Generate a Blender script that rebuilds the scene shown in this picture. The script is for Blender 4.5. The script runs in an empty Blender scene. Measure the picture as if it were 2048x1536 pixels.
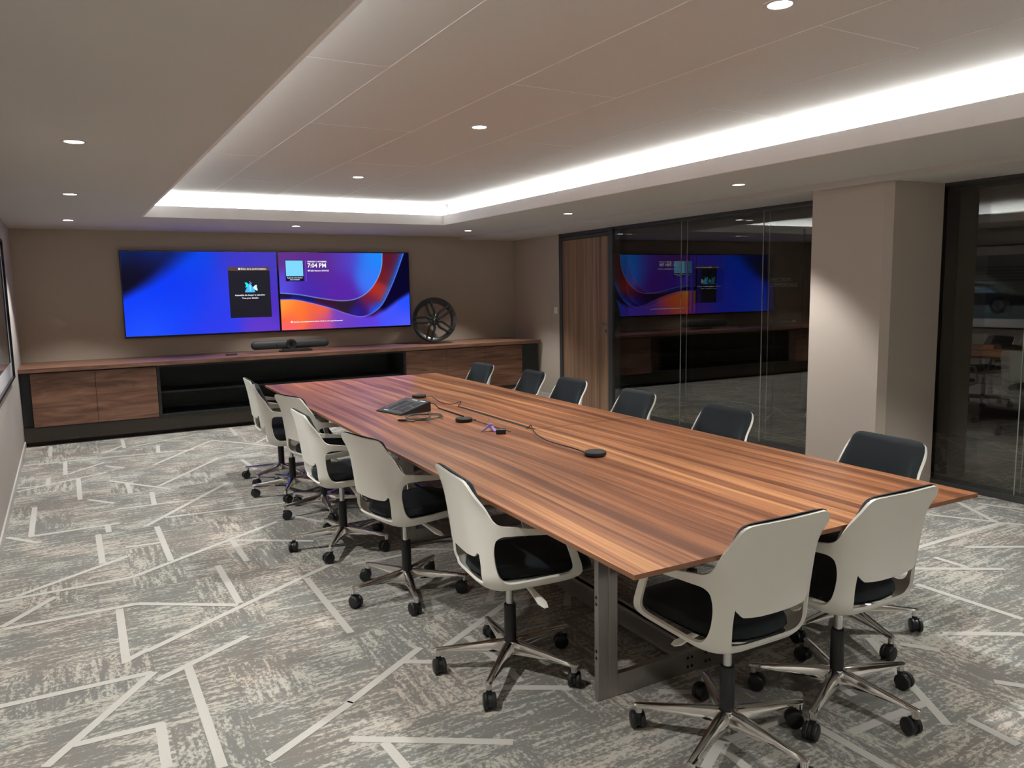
import bpy, bmesh, math, random
import numpy as np
from mathutils import Vector, Matrix

random.seed(7)
rng = np.random.default_rng(11)
PI = math.pi
SC = bpy.context.scene
COL = SC.collection

# ------------------------------------------------------------------ camera
CAM_H = 1.47
ROT = ((0.86431305, -0.07728015, 0.49698161),
       (-0.50263888, -0.09773534, 0.85895399),
       (-0.01780742, -0.99220743, -0.12331793))
cd = bpy.data.cameras.new('camera')
cam = bpy.data.objects.new('camera', cd)
COL.objects.link(cam)
M = Matrix.Identity(4)
for r in range(3):
    M[r][0] = ROT[r][0]
    M[r][1] = -ROT[r][1]
    M[r][2] = -ROT[r][2]
M[2][3] = CAM_H
cam.matrix_world = M
cd.sensor_width = 36.0
cd.lens = 1538.0 / 2048.0 * 36.0
cd.clip_start = 0.05
SC.camera = cam

# ------------------------------------------------------------------ view, world
SC.view_settings.view_transform = 'Standard'
SC.view_settings.look = 'None'
SC.view_settings.gamma = 1.0
SC.view_settings.use_curve_mapping = False
SC.view_settings.exposure = 0.0
SC.cycles.use_denoising = True
SC.cycles.max_bounces = 10
SC.cycles.diffuse_bounces = 5
SC.cycles.glossy_bounces = 6
SC.cycles.transparent_max_bounces = 24
SC.cycles.sample_clamp_indirect = 6.0
SC.cycles.caustics_reflective = False
SC.cycles.caustics_refractive = False
world = bpy.data.worlds.new('night')
SC.world = world
world.use_nodes = True
world.node_tree.nodes['Background'].inputs[0].default_value = (0.02, 0.025, 0.035, 1)
world.node_tree.nodes['Background'].inputs[1].default_value = 0.2

# ------------------------------------------------------------------ room dimensions
XL, YB, YF = -0.427, 9.62, -3.6          # left wall, screen wall, wall behind the viewer
XG = 5.38                                # glass partition plane
ZC, ZS, ZT = 2.182, 2.142, 2.42          # low ceiling, soffit along the glass, raised tray
TX0, TX1, TY0, TY1 = 0.696, 3.729, -2.7, 7.90   # opening of the ceiling tray
LIP = 2.288
COVE = 0.10

SPOT_W, LED_W = 132.0, 112.0

def light(name, kind, loc, energy, color, **kw):
    d = bpy.data.lights.new(name, kind)
    d.energy = energy
    d.color = color
    for k, v in kw.items():
        setattr(d, k, v)
    o = bpy.data.objects.new(name, d)
    COL.objects.link(o)
    o.location = loc
    return o

# LED tape laid in the cove trough, facing the cove wall and the raised ceiling
LEDC = (0.95, 0.975, 1.0)
def led(loc, length, out_dir):
    o = light('cove_led', 'AREA', loc, LED_W * length, LEDC, shape='RECTANGLE', size=length, size_y=0.02, spread=math.radians(116))
    z = -(Vector(out_dir) + Vector((0, 0, 0.22))).normalized()       # lamp shines along -Z
    x = Vector((0, 1, 0)) if abs(out_dir[0]) > .5 else Vector((1, 0, 0))
    y = z.cross(x)
    m = Matrix((x, y, z)).transposed().to_4x4()
    m.translation = Vector(loc)
    o.matrix_world = m
LY = TY1 - TY0
led((TX1 + 0.03, (TY0 + TY1) / 2, LIP - 0.05), LY, (1, 0, 0))
led((TX0 - 0.03, (TY0 + TY1) / 2, LIP - 0.05), LY, (-1, 0, 0))
led(((TX0 + TX1) / 2, TY1 + 0.03, LIP - 0.05), TX1 - TX0, (0, 1, 0))
led(((TX0 + TX1) / 2, TY0 - 0.03, LIP - 0.05), TX1 - TX0, (0, -1, 0))

# ------------------------------------------------------------------ helpers
class MB:
    """collects geometry for ONE mesh object"""
    def __init__(s):
        s.v, s.f, s.m, s.sm = [], [], [], []
    def add(s, vs, fs, mi=0, smooth=False):
        b = len(s.v)
        s.v += [tuple(float(c) for c in p) for p in vs]
        for f in fs:
            s.f.append([b + i for i in f])
            s.m.append(mi)
            s.sm.append(smooth)
    def box(s, x0, x1, y0, y1, z0, z1, mi=0):
        v = [(x0, y0, z0), (x1, y0, z0), (x1, y1, z0), (x0, y1, z0),
             (x0, y0, z1), (x1, y0, z1), (x1, y1, z1), (x0, y1, z1)]
        s.add(v, [(0, 3, 2, 1), (4, 5, 6, 7), (0, 1, 5, 4), (1, 2, 6, 5), (2, 3, 7, 6), (3, 0, 4, 7)], mi)
    def quad(s, a, b, c, d, mi=0):
        s.add([a, b, c, d], [(0, 1, 2, 3)], mi)
    def lathe(s, prof, n=32, mi=0, mat=None, smooth=True, close=False):
        """prof: (r, z) list turned about Z"""
        vs, fs = [], []
        k = len(prof)
        for j in range(n):
            a = 2 * PI * j / n
            for r, z in prof:
                vs.append((r * math.cos(a), r * math.sin(a), z))
        for j in range(n):
            j2 = (j + 1) % n
            for i in range(k if close else k - 1):
                i2 = (i + 1) % k
                fs.append((j * k + i, j2 * k + i, j2 * k + i2, j * k + i2))
        if not close:
            if prof[0][0] > 1e-6: fs.append([j * k for j in range(n)][::-1])
            if prof[-1][0] > 1e-6: fs.append([j * k + k - 1 for j in range(n)])
        if mat is not None:
            vs = [mat @ Vector(p) for p in vs]
        s.add(vs, fs, mi, smooth)
    def cyl(s, p0, p1, r0, r1=None, n=16, mi=0, smooth=True):
        p0, p1 = Vector(p0), Vector(p1)
        d = p1 - p0
        q = d.to_track_quat('Z', 'Y').to_matrix().to_4x4()
        q.translation = p0
        s.lathe([(r0, 0), (r0 if r1 is None else r1, d.length)], n, mi, q, smooth)
    def tube(s, pts, r, n=8, mi=0):
        pts = [Vector(p) for p in pts]
        rings = []
        up = Vector((0, 0, 1))
        vs, fs = [], []
        for i, p in enumerate(pts):
            t = (pts[min(i + 1, len(pts) - 1)] - pts[max(i - 1, 0)]).normalized()
            a = t.cross(up)
            if a.length < 1e-3: a = t.cross(Vector((1, 0, 0)))
            a.normalize()
            b = t.cross(a)
            rr = r[i] if isinstance(r, (list, tuple)) else r
            for j in range(n):
                w = 2 * PI * j / n
                vs.append(p + a * math.cos(w) * rr + b * math.sin(w) * rr)
        for i in range(len(pts) - 1):
            for j in range(n):
                j2 = (j + 1) % n
                fs.append((i * n + j, i * n + j2, (i + 1) * n + j2, (i + 1) * n + j))
        fs.append(list(range(n))[::-1])
        fs.append([(len(pts) - 1) * n + j for j in range(n)])
        s.add(vs, fs, mi, True)
    def prism(s, poly, z0, z1, mi=0, mat=None, smooth=False):
        n = len(poly)
        vs = [Vector((x, y, z0)) for x, y in poly] + [Vector((x, y, z1)) for x, y in poly]
        if mat is not None: vs = [mat @ p for p in vs]
        fs = [list(range(n))[::-1], list(range(n, 2 * n))]
        s.add(vs, fs, mi, False)
        b = len(s.v) - 2 * n
        for i in range(n):
            j = (i + 1) % n
            s.f.append([b + i, b + j, b + n + j, b + n + i]); s.m.append(mi); s.sm.append(smooth)
    def loft(s, rings, mi=0, cap=True, smooth=True):
        n = len(rings[0])
        vs = [p for r in rings for p in r]
        fs = []
        for i in range(len(rings) - 1):
            for j in range(n):
                j2 = (j + 1) % n
                fs.append((i * n + j, i * n + j2, (i + 1) * n + j2, (i + 1) * n + j))
        if cap:
            fs.append(list(range(n))[::-1])
            fs.append([(len(rings) - 1) * n + j for j in range(n)])
        s.add(vs, fs, mi, smooth)
    def mesh(s, name):
        me = bpy.data.meshes.new(name)
        me.from_pydata(s.v, [], s.f)
        me.polygons.foreach_set('material_index', s.m)
        me.polygons.foreach_set('use_smooth', s.sm)
        bm = bmesh.new(); bm.from_mesh(me)
        bmesh.ops.recalc_face_normals(bm, faces=bm.faces)
        bm.to_mesh(me); bm.free()
        me.update()
        return me
    def build(s, name, mats, parent=None, sharp=40, bevel=0.0, loc=None):
        me = s.mesh(name)
        for m in (mats if isinstance(mats, (list, tuple)) else [mats]):
            me.materials.append(m)
        if any(s.sm): me.set_sharp_from_angle(angle=math.radians(sharp))
        o = bpy.data.objects.new(name, me)
        COL.objects.link(o)
        if parent: o.parent = parent
        if loc is not None: o.location = loc
        if bevel:
            b = o.modifiers.new('bevel', 'BEVEL')
            b.width = bevel; b.segments = 2; b.limit_method = 'ANGLE'; b.angle_limit = math.radians(40)
        return o

def bake(o, sharp=45):
    """replace modifiers by the evaluated mesh"""
    dg = bpy.context.evaluated_depsgraph_get()
    me = bpy.data.meshes.new_from_object(o.evaluated_get(dg))
    o.modifiers.clear()
    o.data = me
    me.polygons.foreach_set('use_smooth', [True] * len(me.polygons))
    me.set_sharp_from_angle(angle=math.radians(sharp))
    return o

def thing(name, label, cat, loc=(0, 0, 0), rz=0.0, group=None):
    o = bpy.data.objects.new(name, None)
    o.empty_display_size = 0.1
    COL.objects.link(o)
    o.location = loc
    o.rotation_euler = (0, 0, rz)
    return tag(o, label, cat, group)
def tag(o, label, cat, group=None):
    o['label'] = label
    o['category'] = cat
    if group: o['group'] = group
    return o
def struct(o, label=None):
    o['kind'] = 'structure'
    if label: o['label'] = label
    return o
def copy_tree(o, parent=None):
    c = o.copy()
    COL.objects.link(c)
    if parent: c.parent = parent
    for ch in list(o.children):
        copy_tree(ch, c)
    return c

def text_mesh(body, size, name, mat, parent, mw, align='LEFT', extrude=0.0, bold=0.0):
    """lettering as a mesh; mw places the text plane (x right, y up)"""
    cu = bpy.data.curves.new(name, 'FONT')
    cu.body = body
    cu.size = size
    cu.align_x = align
    cu.extrude = extrude
    cu.offset = bold
    cu.resolution_u = 2
    t = bpy.data.objects.new(name + '_curve', cu)
    COL.objects.link(t)
    bpy.context.view_layer.update()
    me = bpy.data.meshes.new_from_object(t.evaluated_get(bpy.context.evaluated_depsgraph_get()))
    bpy.data.objects.remove(t)
    me.transform(mw)
    me.materials.clear()
    me.materials.append(mat)
    o = bpy.data.objects.new(name, me)
    COL.objects.link(o)
    if parent: o.parent = parent
    return o

# ------------------------------------------------------------------ materials
def srgb(r, g, b):
    f = lambda c: (c / 255 / 12.92) if c / 255 <= 0.04045 else ((c / 255 + 0.055) / 1.055) ** 2.4
    return (f(r), f(g), f(b), 1.0)
class NT:
    def __init__(s, name):
        s.mat = bpy.data.materials.new(name)
        s.mat.use_nodes = True
        s.t = s.mat.node_tree
        s.b = s.t.nodes['Principled BSDF']
    def n(s, kind, **kw):
        x = s.t.nodes.new(kind)
        for k, v in kw.items():
            if hasattr(x, k): setattr(x, k, v)
            else: x.inputs[k.replace('_', ' ')].default_value = v
        return x
    def l(s, a, b): s.t.links.new(a, b)
    def math(s, op, a, b=None, c=None, clamp=False):
        x = s.t.nodes.new('ShaderNodeMath'); x.operation = op; x.use_clamp = clamp
        for i, q in enumerate((a, b, c)):
            if q is None: continue
            if isinstance(q, (int, float)): x.inputs[i].default_value = q
            else: s.l(q, x.inputs[i])
        return x.outputs[0]
    def mapr(s, v, a, b, c=0.0, d=1.0):
        x = s.t.nodes.new('ShaderNodeMapRange')
        s.l(v, x.inputs[0])
        for i, q in enumerate((a, b, c, d)): x.inputs[i + 1].default_value = q
        return x.outputs[0]
    def mix(s, f, a, b, mode='MIX'):
        x = s.t.nodes.new('ShaderNodeMix'); x.data_type = 'RGBA'; x.blend_type = mode
        if isinstance(f, (int, float)): x.inputs[0].default_value = f
        else: s.l(f, x.inputs[0])
        for i, q in ((6, a), (7, b)):
            if isinstance(q, (tuple, list)): x.inputs[i].default_value = q
            else: s.l(q, x.inputs[i])
        return x.outputs[2]
    def mapping(s, vec, scale=(1, 1, 1), rot=(0, 0, 0), loc=(0, 0, 0)):
        x = s.t.nodes.new('ShaderNodeMapping')
        x.inputs['Scale'].default_value = scale; x.inputs['Rotation'].default_value = rot; x.inputs['Location'].default_value = loc
        s.l(vec, x.inputs[0]); return x.outputs[0]
    def noise(s, vec, scale, detail=4, rough=.55, dist=0.0):
        x = s.t.nodes.new('ShaderNodeTexNoise')
        x.inputs['Scale'].default_value = scale; x.inputs['Detail'].default_value = detail
        x.inputs['Roughness'].default_value = rough; x.inputs['Distortion'].default_value = dist
        if vec is not None: s.l(vec, x.inputs['Vector'])
        return x.outputs[0]
    def obj(s): return s.t.nodes.new('ShaderNodeTexCoord').outputs['Object']
    def bump(s, h, strength=.2, dist=.002):
        x = s.t.nodes.new('ShaderNodeBump'); x.inputs['Strength'].default_value = strength; x.inputs['Distance'].default_value = dist
        s.l(h, x.inputs['Height']); s.l(x.outputs[0], s.b.inputs['Normal'])
    def base(s, c): s.l(c, s.b.inputs['Base Color']) if not isinstance(c, tuple) else setattr(s.b.inputs['Base Color'], 'default_value', c)
    def set(s, **kw):
        for k, v in kw.items(): s.b.inputs[k.replace('_', ' ')].default_value = v
        return s

def simple(name, col, rough=.5, metal=0.0, spec=.5, var=.06, nscale=30.0, bump=0.0):
    n = NT(name)
    v = n.noise(n.obj(), nscale, 3)
    lo = tuple(c * (1 - var) for c in col[:3]) + (1,)
    hi = tuple(min(1, c * (1 + var)) for c in col[:3]) + (1,)
    n.base(n.mix(v, lo, hi))
    n.set(Roughness=rough, Metallic=metal, Specular_IOR_Level=spec)
    if bump: n.bump(v, bump)
    return n.mat

MAT = {}
MAT['wall'] = simple('taupe_wall_fabric', (.46, .395, .32, 1), .85, var=.05, nscale=180, bump=.06)
MAT['wall_left'] = simple('light_taupe_wall', (.47, .43, .385, 1), .8, var=.03, nscale=120, bump=.05)
MAT['pillar'] = simple('pillar_paint', (.49, .425, .37, 1), .8, var=.03, nscale=150, bump=.05)
MAT['ceil'] = simple('ceiling_paint', (.62, .605, .575, 1), .9, var=.02, nscale=90, bump=.03)
MAT['tray'] = simple('tray_ceiling_paint', (.63, .625, .605, 1), .9, var=.03, nscale=120, bump=.04)
MAT['lip'] = simple('white_lip_paint', (.90, .88, .88, 1), .8, var=.02)
MAT['alu'] = simple('anthracite_aluminium', (.062, .066, .068, 1), .45, .3, var=.05)
MAT['dark_cab'] = simple('anthracite_laminate', (.014, .017, .018, 1), .5, var=.12, nscale=14)
MAT['plinth'] = simple('dark_brown_plinth', (.038, .03, .022, 1), .5, var=.15, nscale=12)
MAT['white_trim'] = simple('white_trim', (.62, .60, .57, 1), .4)
MAT['switch'] = simple('white_switch', (.75, .74, .72, 1), .35)
MAT['shell'] = simple('ivory_plastic', (.87, .86, .79, 1), .42, var=.015, nscale=300, bump=.03)
MAT['black_plastic'] = simple('black_plastic', (.010, .011, .012, 1), .42, var=.1)
MAT['bezel'] = simple('black_bezel', (.004, .004, .006, 1), .25, var=.1)
MAT['chrome'] = simple('polished_chrome', (.80, .79, .78, 1), .10, 1.0, var=.02)
MAT['satin'] = simple('satin_chrome', (.60, .60, .59, 1), .28, 1.0, var=.03)
MAT['handle'] = simple('brushed_nickel', (.42, .39, .36, 1), .3, 1.0, var=.04)
MAT['wheel'] = simple('gloss_black_alloy', (.006, .006, .006, 1), .30, .3, var=.05)
MAT['gun'] = simple('anthracite_mesh_cloth', (.020, .025, .027, 1), .6, var=.12, nscale=600)
MAT['mic'] = simple('charcoal_mic_cloth', (.022, .026, .025, 1), .7, var=.15, nscale=500)
MAT['lens'] = simple('camera_lens_glass', (.003, .003, .004, 1), .04, var=.01)
MAT['cable'] = simple('black_cable', (.010, .010, .011, 1), .5)
MAT['gcable'] = simple('grey_cable', (.10, .10, .105, 1), .45)
MAT['lilac'] = simple('lilac_plastic', (.47, .36, .80, 1), .35)
MAT['mat_board'] = simple('white_mat_board', (.62, .62, .62, 1), .6, var=.02)
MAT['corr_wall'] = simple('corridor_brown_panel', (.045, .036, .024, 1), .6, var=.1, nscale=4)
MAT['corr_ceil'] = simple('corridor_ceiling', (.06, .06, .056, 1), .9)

def fabric():
    n = NT('black_upholstery')
    v = n.noise(n.obj(), 420, 2)
    n.base(n.mix(v, (.006, .008, .010, 1), (.017, .022, .026, 1)))
    n.set(Roughness=.85, Specular_IOR_Level=.3, Sheen_Weight=.18, Sheen_Roughness=.5)
    n.b.inputs['Sheen Tint'].default_value = (.5, .65, .75, 1)
    n.bump(v, .25, .001)
    return n.mat
MAT['fabric'] = fabric()

def steel():
    n = NT('brushed_steel')
    o = n.obj()
    a = n.noise(n.mapping(o, (90, 90, 3)), 3, 4)
    b = n.noise(o, 5, 3)
    c = n.mix(a, (.34, .33, .31, 1), (.52, .50, .48, 1))
    n.base(n.mix(b, c, (.40, .38, .36, 1)))
    n.set(Roughness=.38, Metallic=.9)
    return n.mat
MAT['steel'] = steel()

def emit(name, col, strength):
    n = NT(name)
    n.base((0.0, 0.0, 0.0, 1))
    n.b.inputs['Emission Color'].default_value = col
    n.b.inputs['Emission Strength'].default_value = strength
    n.set(Roughness=.6)
    return n.mat
MAT['lamp'] = emit('lamp_diffuser', (1, .985, .95, 1), 14.0)
MAT['txt'] = emit('white_screen_text', (.92, .96, 1, 1), 1.0)

def screen_mat():
    n = NT('screen_picture')
    a = n.n('ShaderNodeVertexColor'); a.layer_name = 'pic'
    n.base((.002, .002, .003, 1))
    n.l(a.outputs[0], n.b.inputs['Emission Color'])
    n.b.inputs['Emission Strength'].default_value = 1.0
    n.set(Roughness=.4, Specular_IOR_Level=.08)
    return n.mat
MAT['screen'] = screen_mat()

def picture_mat():
    n = NT('printed_picture')
    a = n.n('ShaderNodeVertexColor'); a.layer_name = 'pic'
    n.l(a.outputs[0], n.b.inputs['Base Color'])
    n.set(Roughness=.08)
    return n.mat
MAT['print'] = picture_mat()

def glass(name, tint, ior=1.5):
    n = NT(name)
    for x in list(n.t.nodes):
        if x.type != 'OUTPUT_MATERIAL': n.t.nodes.remove(x)
    out = [x for x in n.t.nodes if x.type == 'OUTPUT_MATERIAL'][0]
    tr = n.n('ShaderNodeBsdfTransparent'); tr.inputs[0].default_value = tint
    gl = n.n('ShaderNodeBsdfGlossy'); gl.inputs['Roughness'].default_value = 0.0
    geo = n.n('ShaderNodeNewGeometry')
    mx = n.n('ShaderNodeMixShader')
    # a thin sheet reflects alike from either side: Schlick, both faces together
    dp = n.n('ShaderNodeVectorMath'); dp.operation = 'DOT_PRODUCT'
    n.l(geo.outputs['Normal'], dp.inputs[0]); n.l(geo.outputs['Incoming'], dp.inputs[1])
    c = n.math('ABSOLUTE', dp.outputs['Value'])
    f = n.math('ADD', n.math('MULTIPLY', n.math('POWER', n.math('SUBTRACT', 1.0, c), 5.0), .945), .055)
    f2 = n.math('DIVIDE', n.math('MULTIPLY', f, 2.0), n.math('ADD', f, 1.0), clamp=True)
    n.l(f2, mx.inputs[0])
    n.l(tr.outputs[0], mx.inputs[1]); n.l(gl.outputs[0], mx.inputs[2])
    n.l(mx.outputs[0], out.inputs[0])
    return n.mat
MAT['glass'] = glass('smoked_partition_glass', (.80, .80, .74, 1), 1.5)
MAT['seal'] = simple('clear_glass_edge', (.34, .37, .35, 1), .2)

def carpet(corr=1.0):
    n = NT('mottled_carpet')
    g = n.n('ShaderNodeNewGeometry').outputs['Position']
    sp = n.n('ShaderNodeSeparateXYZ'); n.l(g, sp.inputs[0])
    fx = n.math('FLOOR', n.math('DIVIDE', n.math('SUBTRACT', sp.outputs[0], .205), .25))
    fy = n.math('FLOOR', n.math('DIVIDE', n.math('SUBTRACT', sp.outputs[1], .2), .36))
    cb = n.n('ShaderNodeCombineXYZ'); n.l(fx, cb.inputs[0]); n.l(fy, cb.inputs[1])
    wn = n.n('ShaderNodeTexWhiteNoise'); n.l(cb.outputs[0], wn.inputs[0])
    sel = n.math('GREATER_THAN', wn.outputs[0], .74)
    a = n.noise(n.mapping(g, (3.2, 26, 1)), 1.5, 6, .62)
    b = n.noise(n.mapping(g, (26, 3.2, 1), loc=(3, 7, 0)), 1.5, 6, .62)
    s = n.math('ADD', n.math('MULTIPLY', a, n.math('SUBTRACT', 1.0, sel)), n.math('MULTIPLY', b, sel))
    big = n.noise(g, 3.1, 4, .6)
    fa = n.noise(n.mapping(g, (48, 80, 1)), 1.0, 4, .7)
    fb = n.noise(n.mapping(g, (80, 48, 1)), 1.0, 4, .7)
    fine = n.math('ADD', n.math('MULTIPLY', fa, n.math('SUBTRACT', 1.0, sel)), n.math('MULTIPLY', fb, sel))
    h = n.math('ADD', n.math('MULTIPLY', big, .50), n.math('MULTIPLY', s, .75))
    h = n.math('ADD', h, n.math('MULTIPLY', fine, .80))
    t = n.mapr(h, 1.0, 1.13)
    warm = n.noise(n.mapping(g, loc=(9, 2, 0)), 2.1, 3)
    dark = n.mix(n.mapr(warm, .4, .6), (.222, .224, .208, 1), (.240, .224, .202, 1))
    pale = n.mix(n.mapr(warm, .45, .62), (.53, .515, .455, 1), (.58, .515, .445, 1))
    c = n.mix(t, dark, pale)
    grain = n.mapr(n.noise(g, 420, 2, .8), .3, .7, .84, 1.14)
    cg = n.n('ShaderNodeVectorMath'); cg.operation = 'SCALE'; n.l(c, cg.inputs[0]); n.l(grain, cg.inputs['Scale'])
    n.base(cg.outputs[0])
    n.set(Roughness=.95, Specular_IOR_Level=.1, Sheen_Weight=.05)
    n.bump(n.noise(g, 500, 2), .3, .003)
    return n.mat
MAT['carpet'] = carpet()
def stripe():
    n = NT('carpet_pale_stripe')
    g = n.n('ShaderNodeNewGeometry').outputs['Position']
    v = n.noise(g, 420, 2, .8)
    n.base(n.mix(v, (.50, .485, .45, 1), (.66, .64, .59, 1)))
    n.set(Roughness=.95, Specular_IOR_Level=.1)
    return n.mat
MAT['stripe'] = stripe()

def wood(name, axis, dark, mid, light_, plank=.0, grain=26.0, along=.7, rough=.35, contrast=(.33, .67), dist=1.2, spec=.5, wav=0.0):
    """veneer: grain runs along the given local axis"""
    n = NT(name)
    o = n.obj()
    sc = [grain] * 3
    sc['xyz'.index(axis)] = along
    cross = 0 if axis != 'x' else (2 if axis == 'x' else 1)
    vec = o
    if wav:
        sep = n.n('ShaderNodeSeparateXYZ'); n.l(o, sep.inputs[0])
        w = n.noise(n.mapping(o, tuple(.9 if k == axis else 2.0 for k in 'xyz')), 1.0, 2, .5)
        off = n.math('MULTIPLY', n.math('SUBTRACT', w, .5), wav)
        cbx = n.n('ShaderNodeCombineXYZ')
        for i in range(3):
            n.l(n.math('ADD', sep.outputs[i], off) if 'xyz'[i] != axis else sep.outputs[i], cbx.inputs[i])
        vec = cbx.outputs[0]
    a = n.noise(n.mapping(vec, tuple(sc)), 1.0, 5, .6, dist)
    sc2 = [c * 4.5 for c in sc]; sc2['xyz'.index(axis)] = along * 2.5
    b = n.noise(n.mapping(vec, tuple(sc2)), 1.0, 4, .6, .3)
    h = n.math('ADD', n.math('MULTIPLY', a, .68), n.math('MULTIPLY', b, .32))
    t = n.mapr(h, contrast[0], contrast[1])
    if plank:
        sep2 = n.n('ShaderNodeSeparateXYZ'); n.l(vec, sep2.inputs[0])
        ax = sep2.outputs['xyz'.index('x' if axis == 'y' else ('x' if axis == 'z' else 'z'))]
        pid = n.math('FLOOR', n.math('DIVIDE', ax, plank))
        wn = n.n('ShaderNodeTexWhiteNoise'); wn.noise_dimensions = '1D'; n.l(pid, wn.inputs['W'])
        t = n.math('ADD', t, n.math('MULTIPLY', n.math('SUBTRACT', wn.outputs[0], .5), .34), clamp=True)
    cr = n.n('ShaderNodeValToRGB')
    n.l(t, cr.inputs[0])
    e = cr.color_ramp.elements
    e[0].position = 0; e[0].color = dark
    e[1].position = 1; e[1].color = light_
    m_ = e.new(.5); m_.color = mid
    n.base(cr.outputs[0])
    n.l(n.mapr(t, 0, 1, rough + .06, rough - .04), n.b.inputs['Roughness'])
    n.set(Specular_IOR_Level=spec)
    return n.mat
def table_wood():
    """striped walnut veneer: straight bands and fine lines along Y with a slow drift"""
    n = NT('walnut_table_veneer')
    o = n.obj()
    sep = n.n('ShaderNodeSeparateXYZ'); n.l(o, sep.inputs[0])
    drift = n.noise(n.mapping(o, (1.6, .42, 1)), 1.0, 2, .45)
    x = n.math('ADD', sep.outputs[0], n.math('MULTIPLY', n.math('SUBTRACT', drift, .5), .20))
    cb = n.n('ShaderNodeCombineXYZ')
    n.l(x, cb.inputs[0]); n.l(n.math('MULTIPLY', sep.outputs[1], .012), cb.inputs[1])
    v = cb.outputs[0]
    band = n.noise(n.mapping(v, (17, 17, 1)), 1.0, 2, .5)
    line = n.noise(n.mapping(v, (75, 60, 1)), 1.0, 3, .6)
    hair = n.noise(n.mapping(v, (300, 160, 1)), 1.0, 2, .6)
    h = n.math('ADD', n.math('MULTIPLY', band, .52), n.math('MULTIPLY', line, .34))
    h = n.math('ADD', h, n.math('MULTIPLY', hair, .14))
    pid = n.math('FLOOR', n.math('DIVIDE', sep.outputs[0], .132))
    wn = n.n('ShaderNodeTexWhiteNoise'); wn.noise_dimensions = '1D'; n.l(pid, wn.inputs['W'])
    t = n.math('ADD', n.mapr(h, .385, .615), n.math('MULTIPLY', n.math('SUBTRACT', wn.outputs[0], .5), .16), clamp=True)
    cr = n.n('ShaderNodeValToRGB'); n.l(t, cr.inputs[0])
    e = cr.color_ramp.elements
    e[0].position = .0; e[0].color = (.155, .058, .032, 1)
    e[1].position = 1.0; e[1].color = (.66, .325, .145, 1)
    for q, c in ((.3, (.235, .090, .045, 1)), (.55, (.365, .148, .070, 1)), (.8, (.49, .218, .100, 1))):
        m_ = e.new(q); m_.color = c
    n.base(cr.outputs[0])
    n.set(Roughness=.30, Specular_IOR_Level=.45)
    return n.mat
MAT['walnut_top'] = table_wood()
MAT['walnut_edge'] = simple('walnut_edge_band', (.27, .118, .060, 1), .4, var=.22, nscale=9)
MAT['walnut_cab'] = wood('walnut_cabinet_veneer', 'x', (.085, .038, .024, 1), (.20, .098, .062, 1), (.33, .175, .115, 1), grain=11, along=1.1, rough=.42, dist=1.6, wav=.10)
MAT['walnut_door'] = wood('walnut_door_veneer', 'z', (.12, .070, .042, 1), (.24, .145, .086, 1), (.34, .215, .132, 1), plank=.06, grain=22, along=.5, rough=.45, dist=.8)

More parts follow.
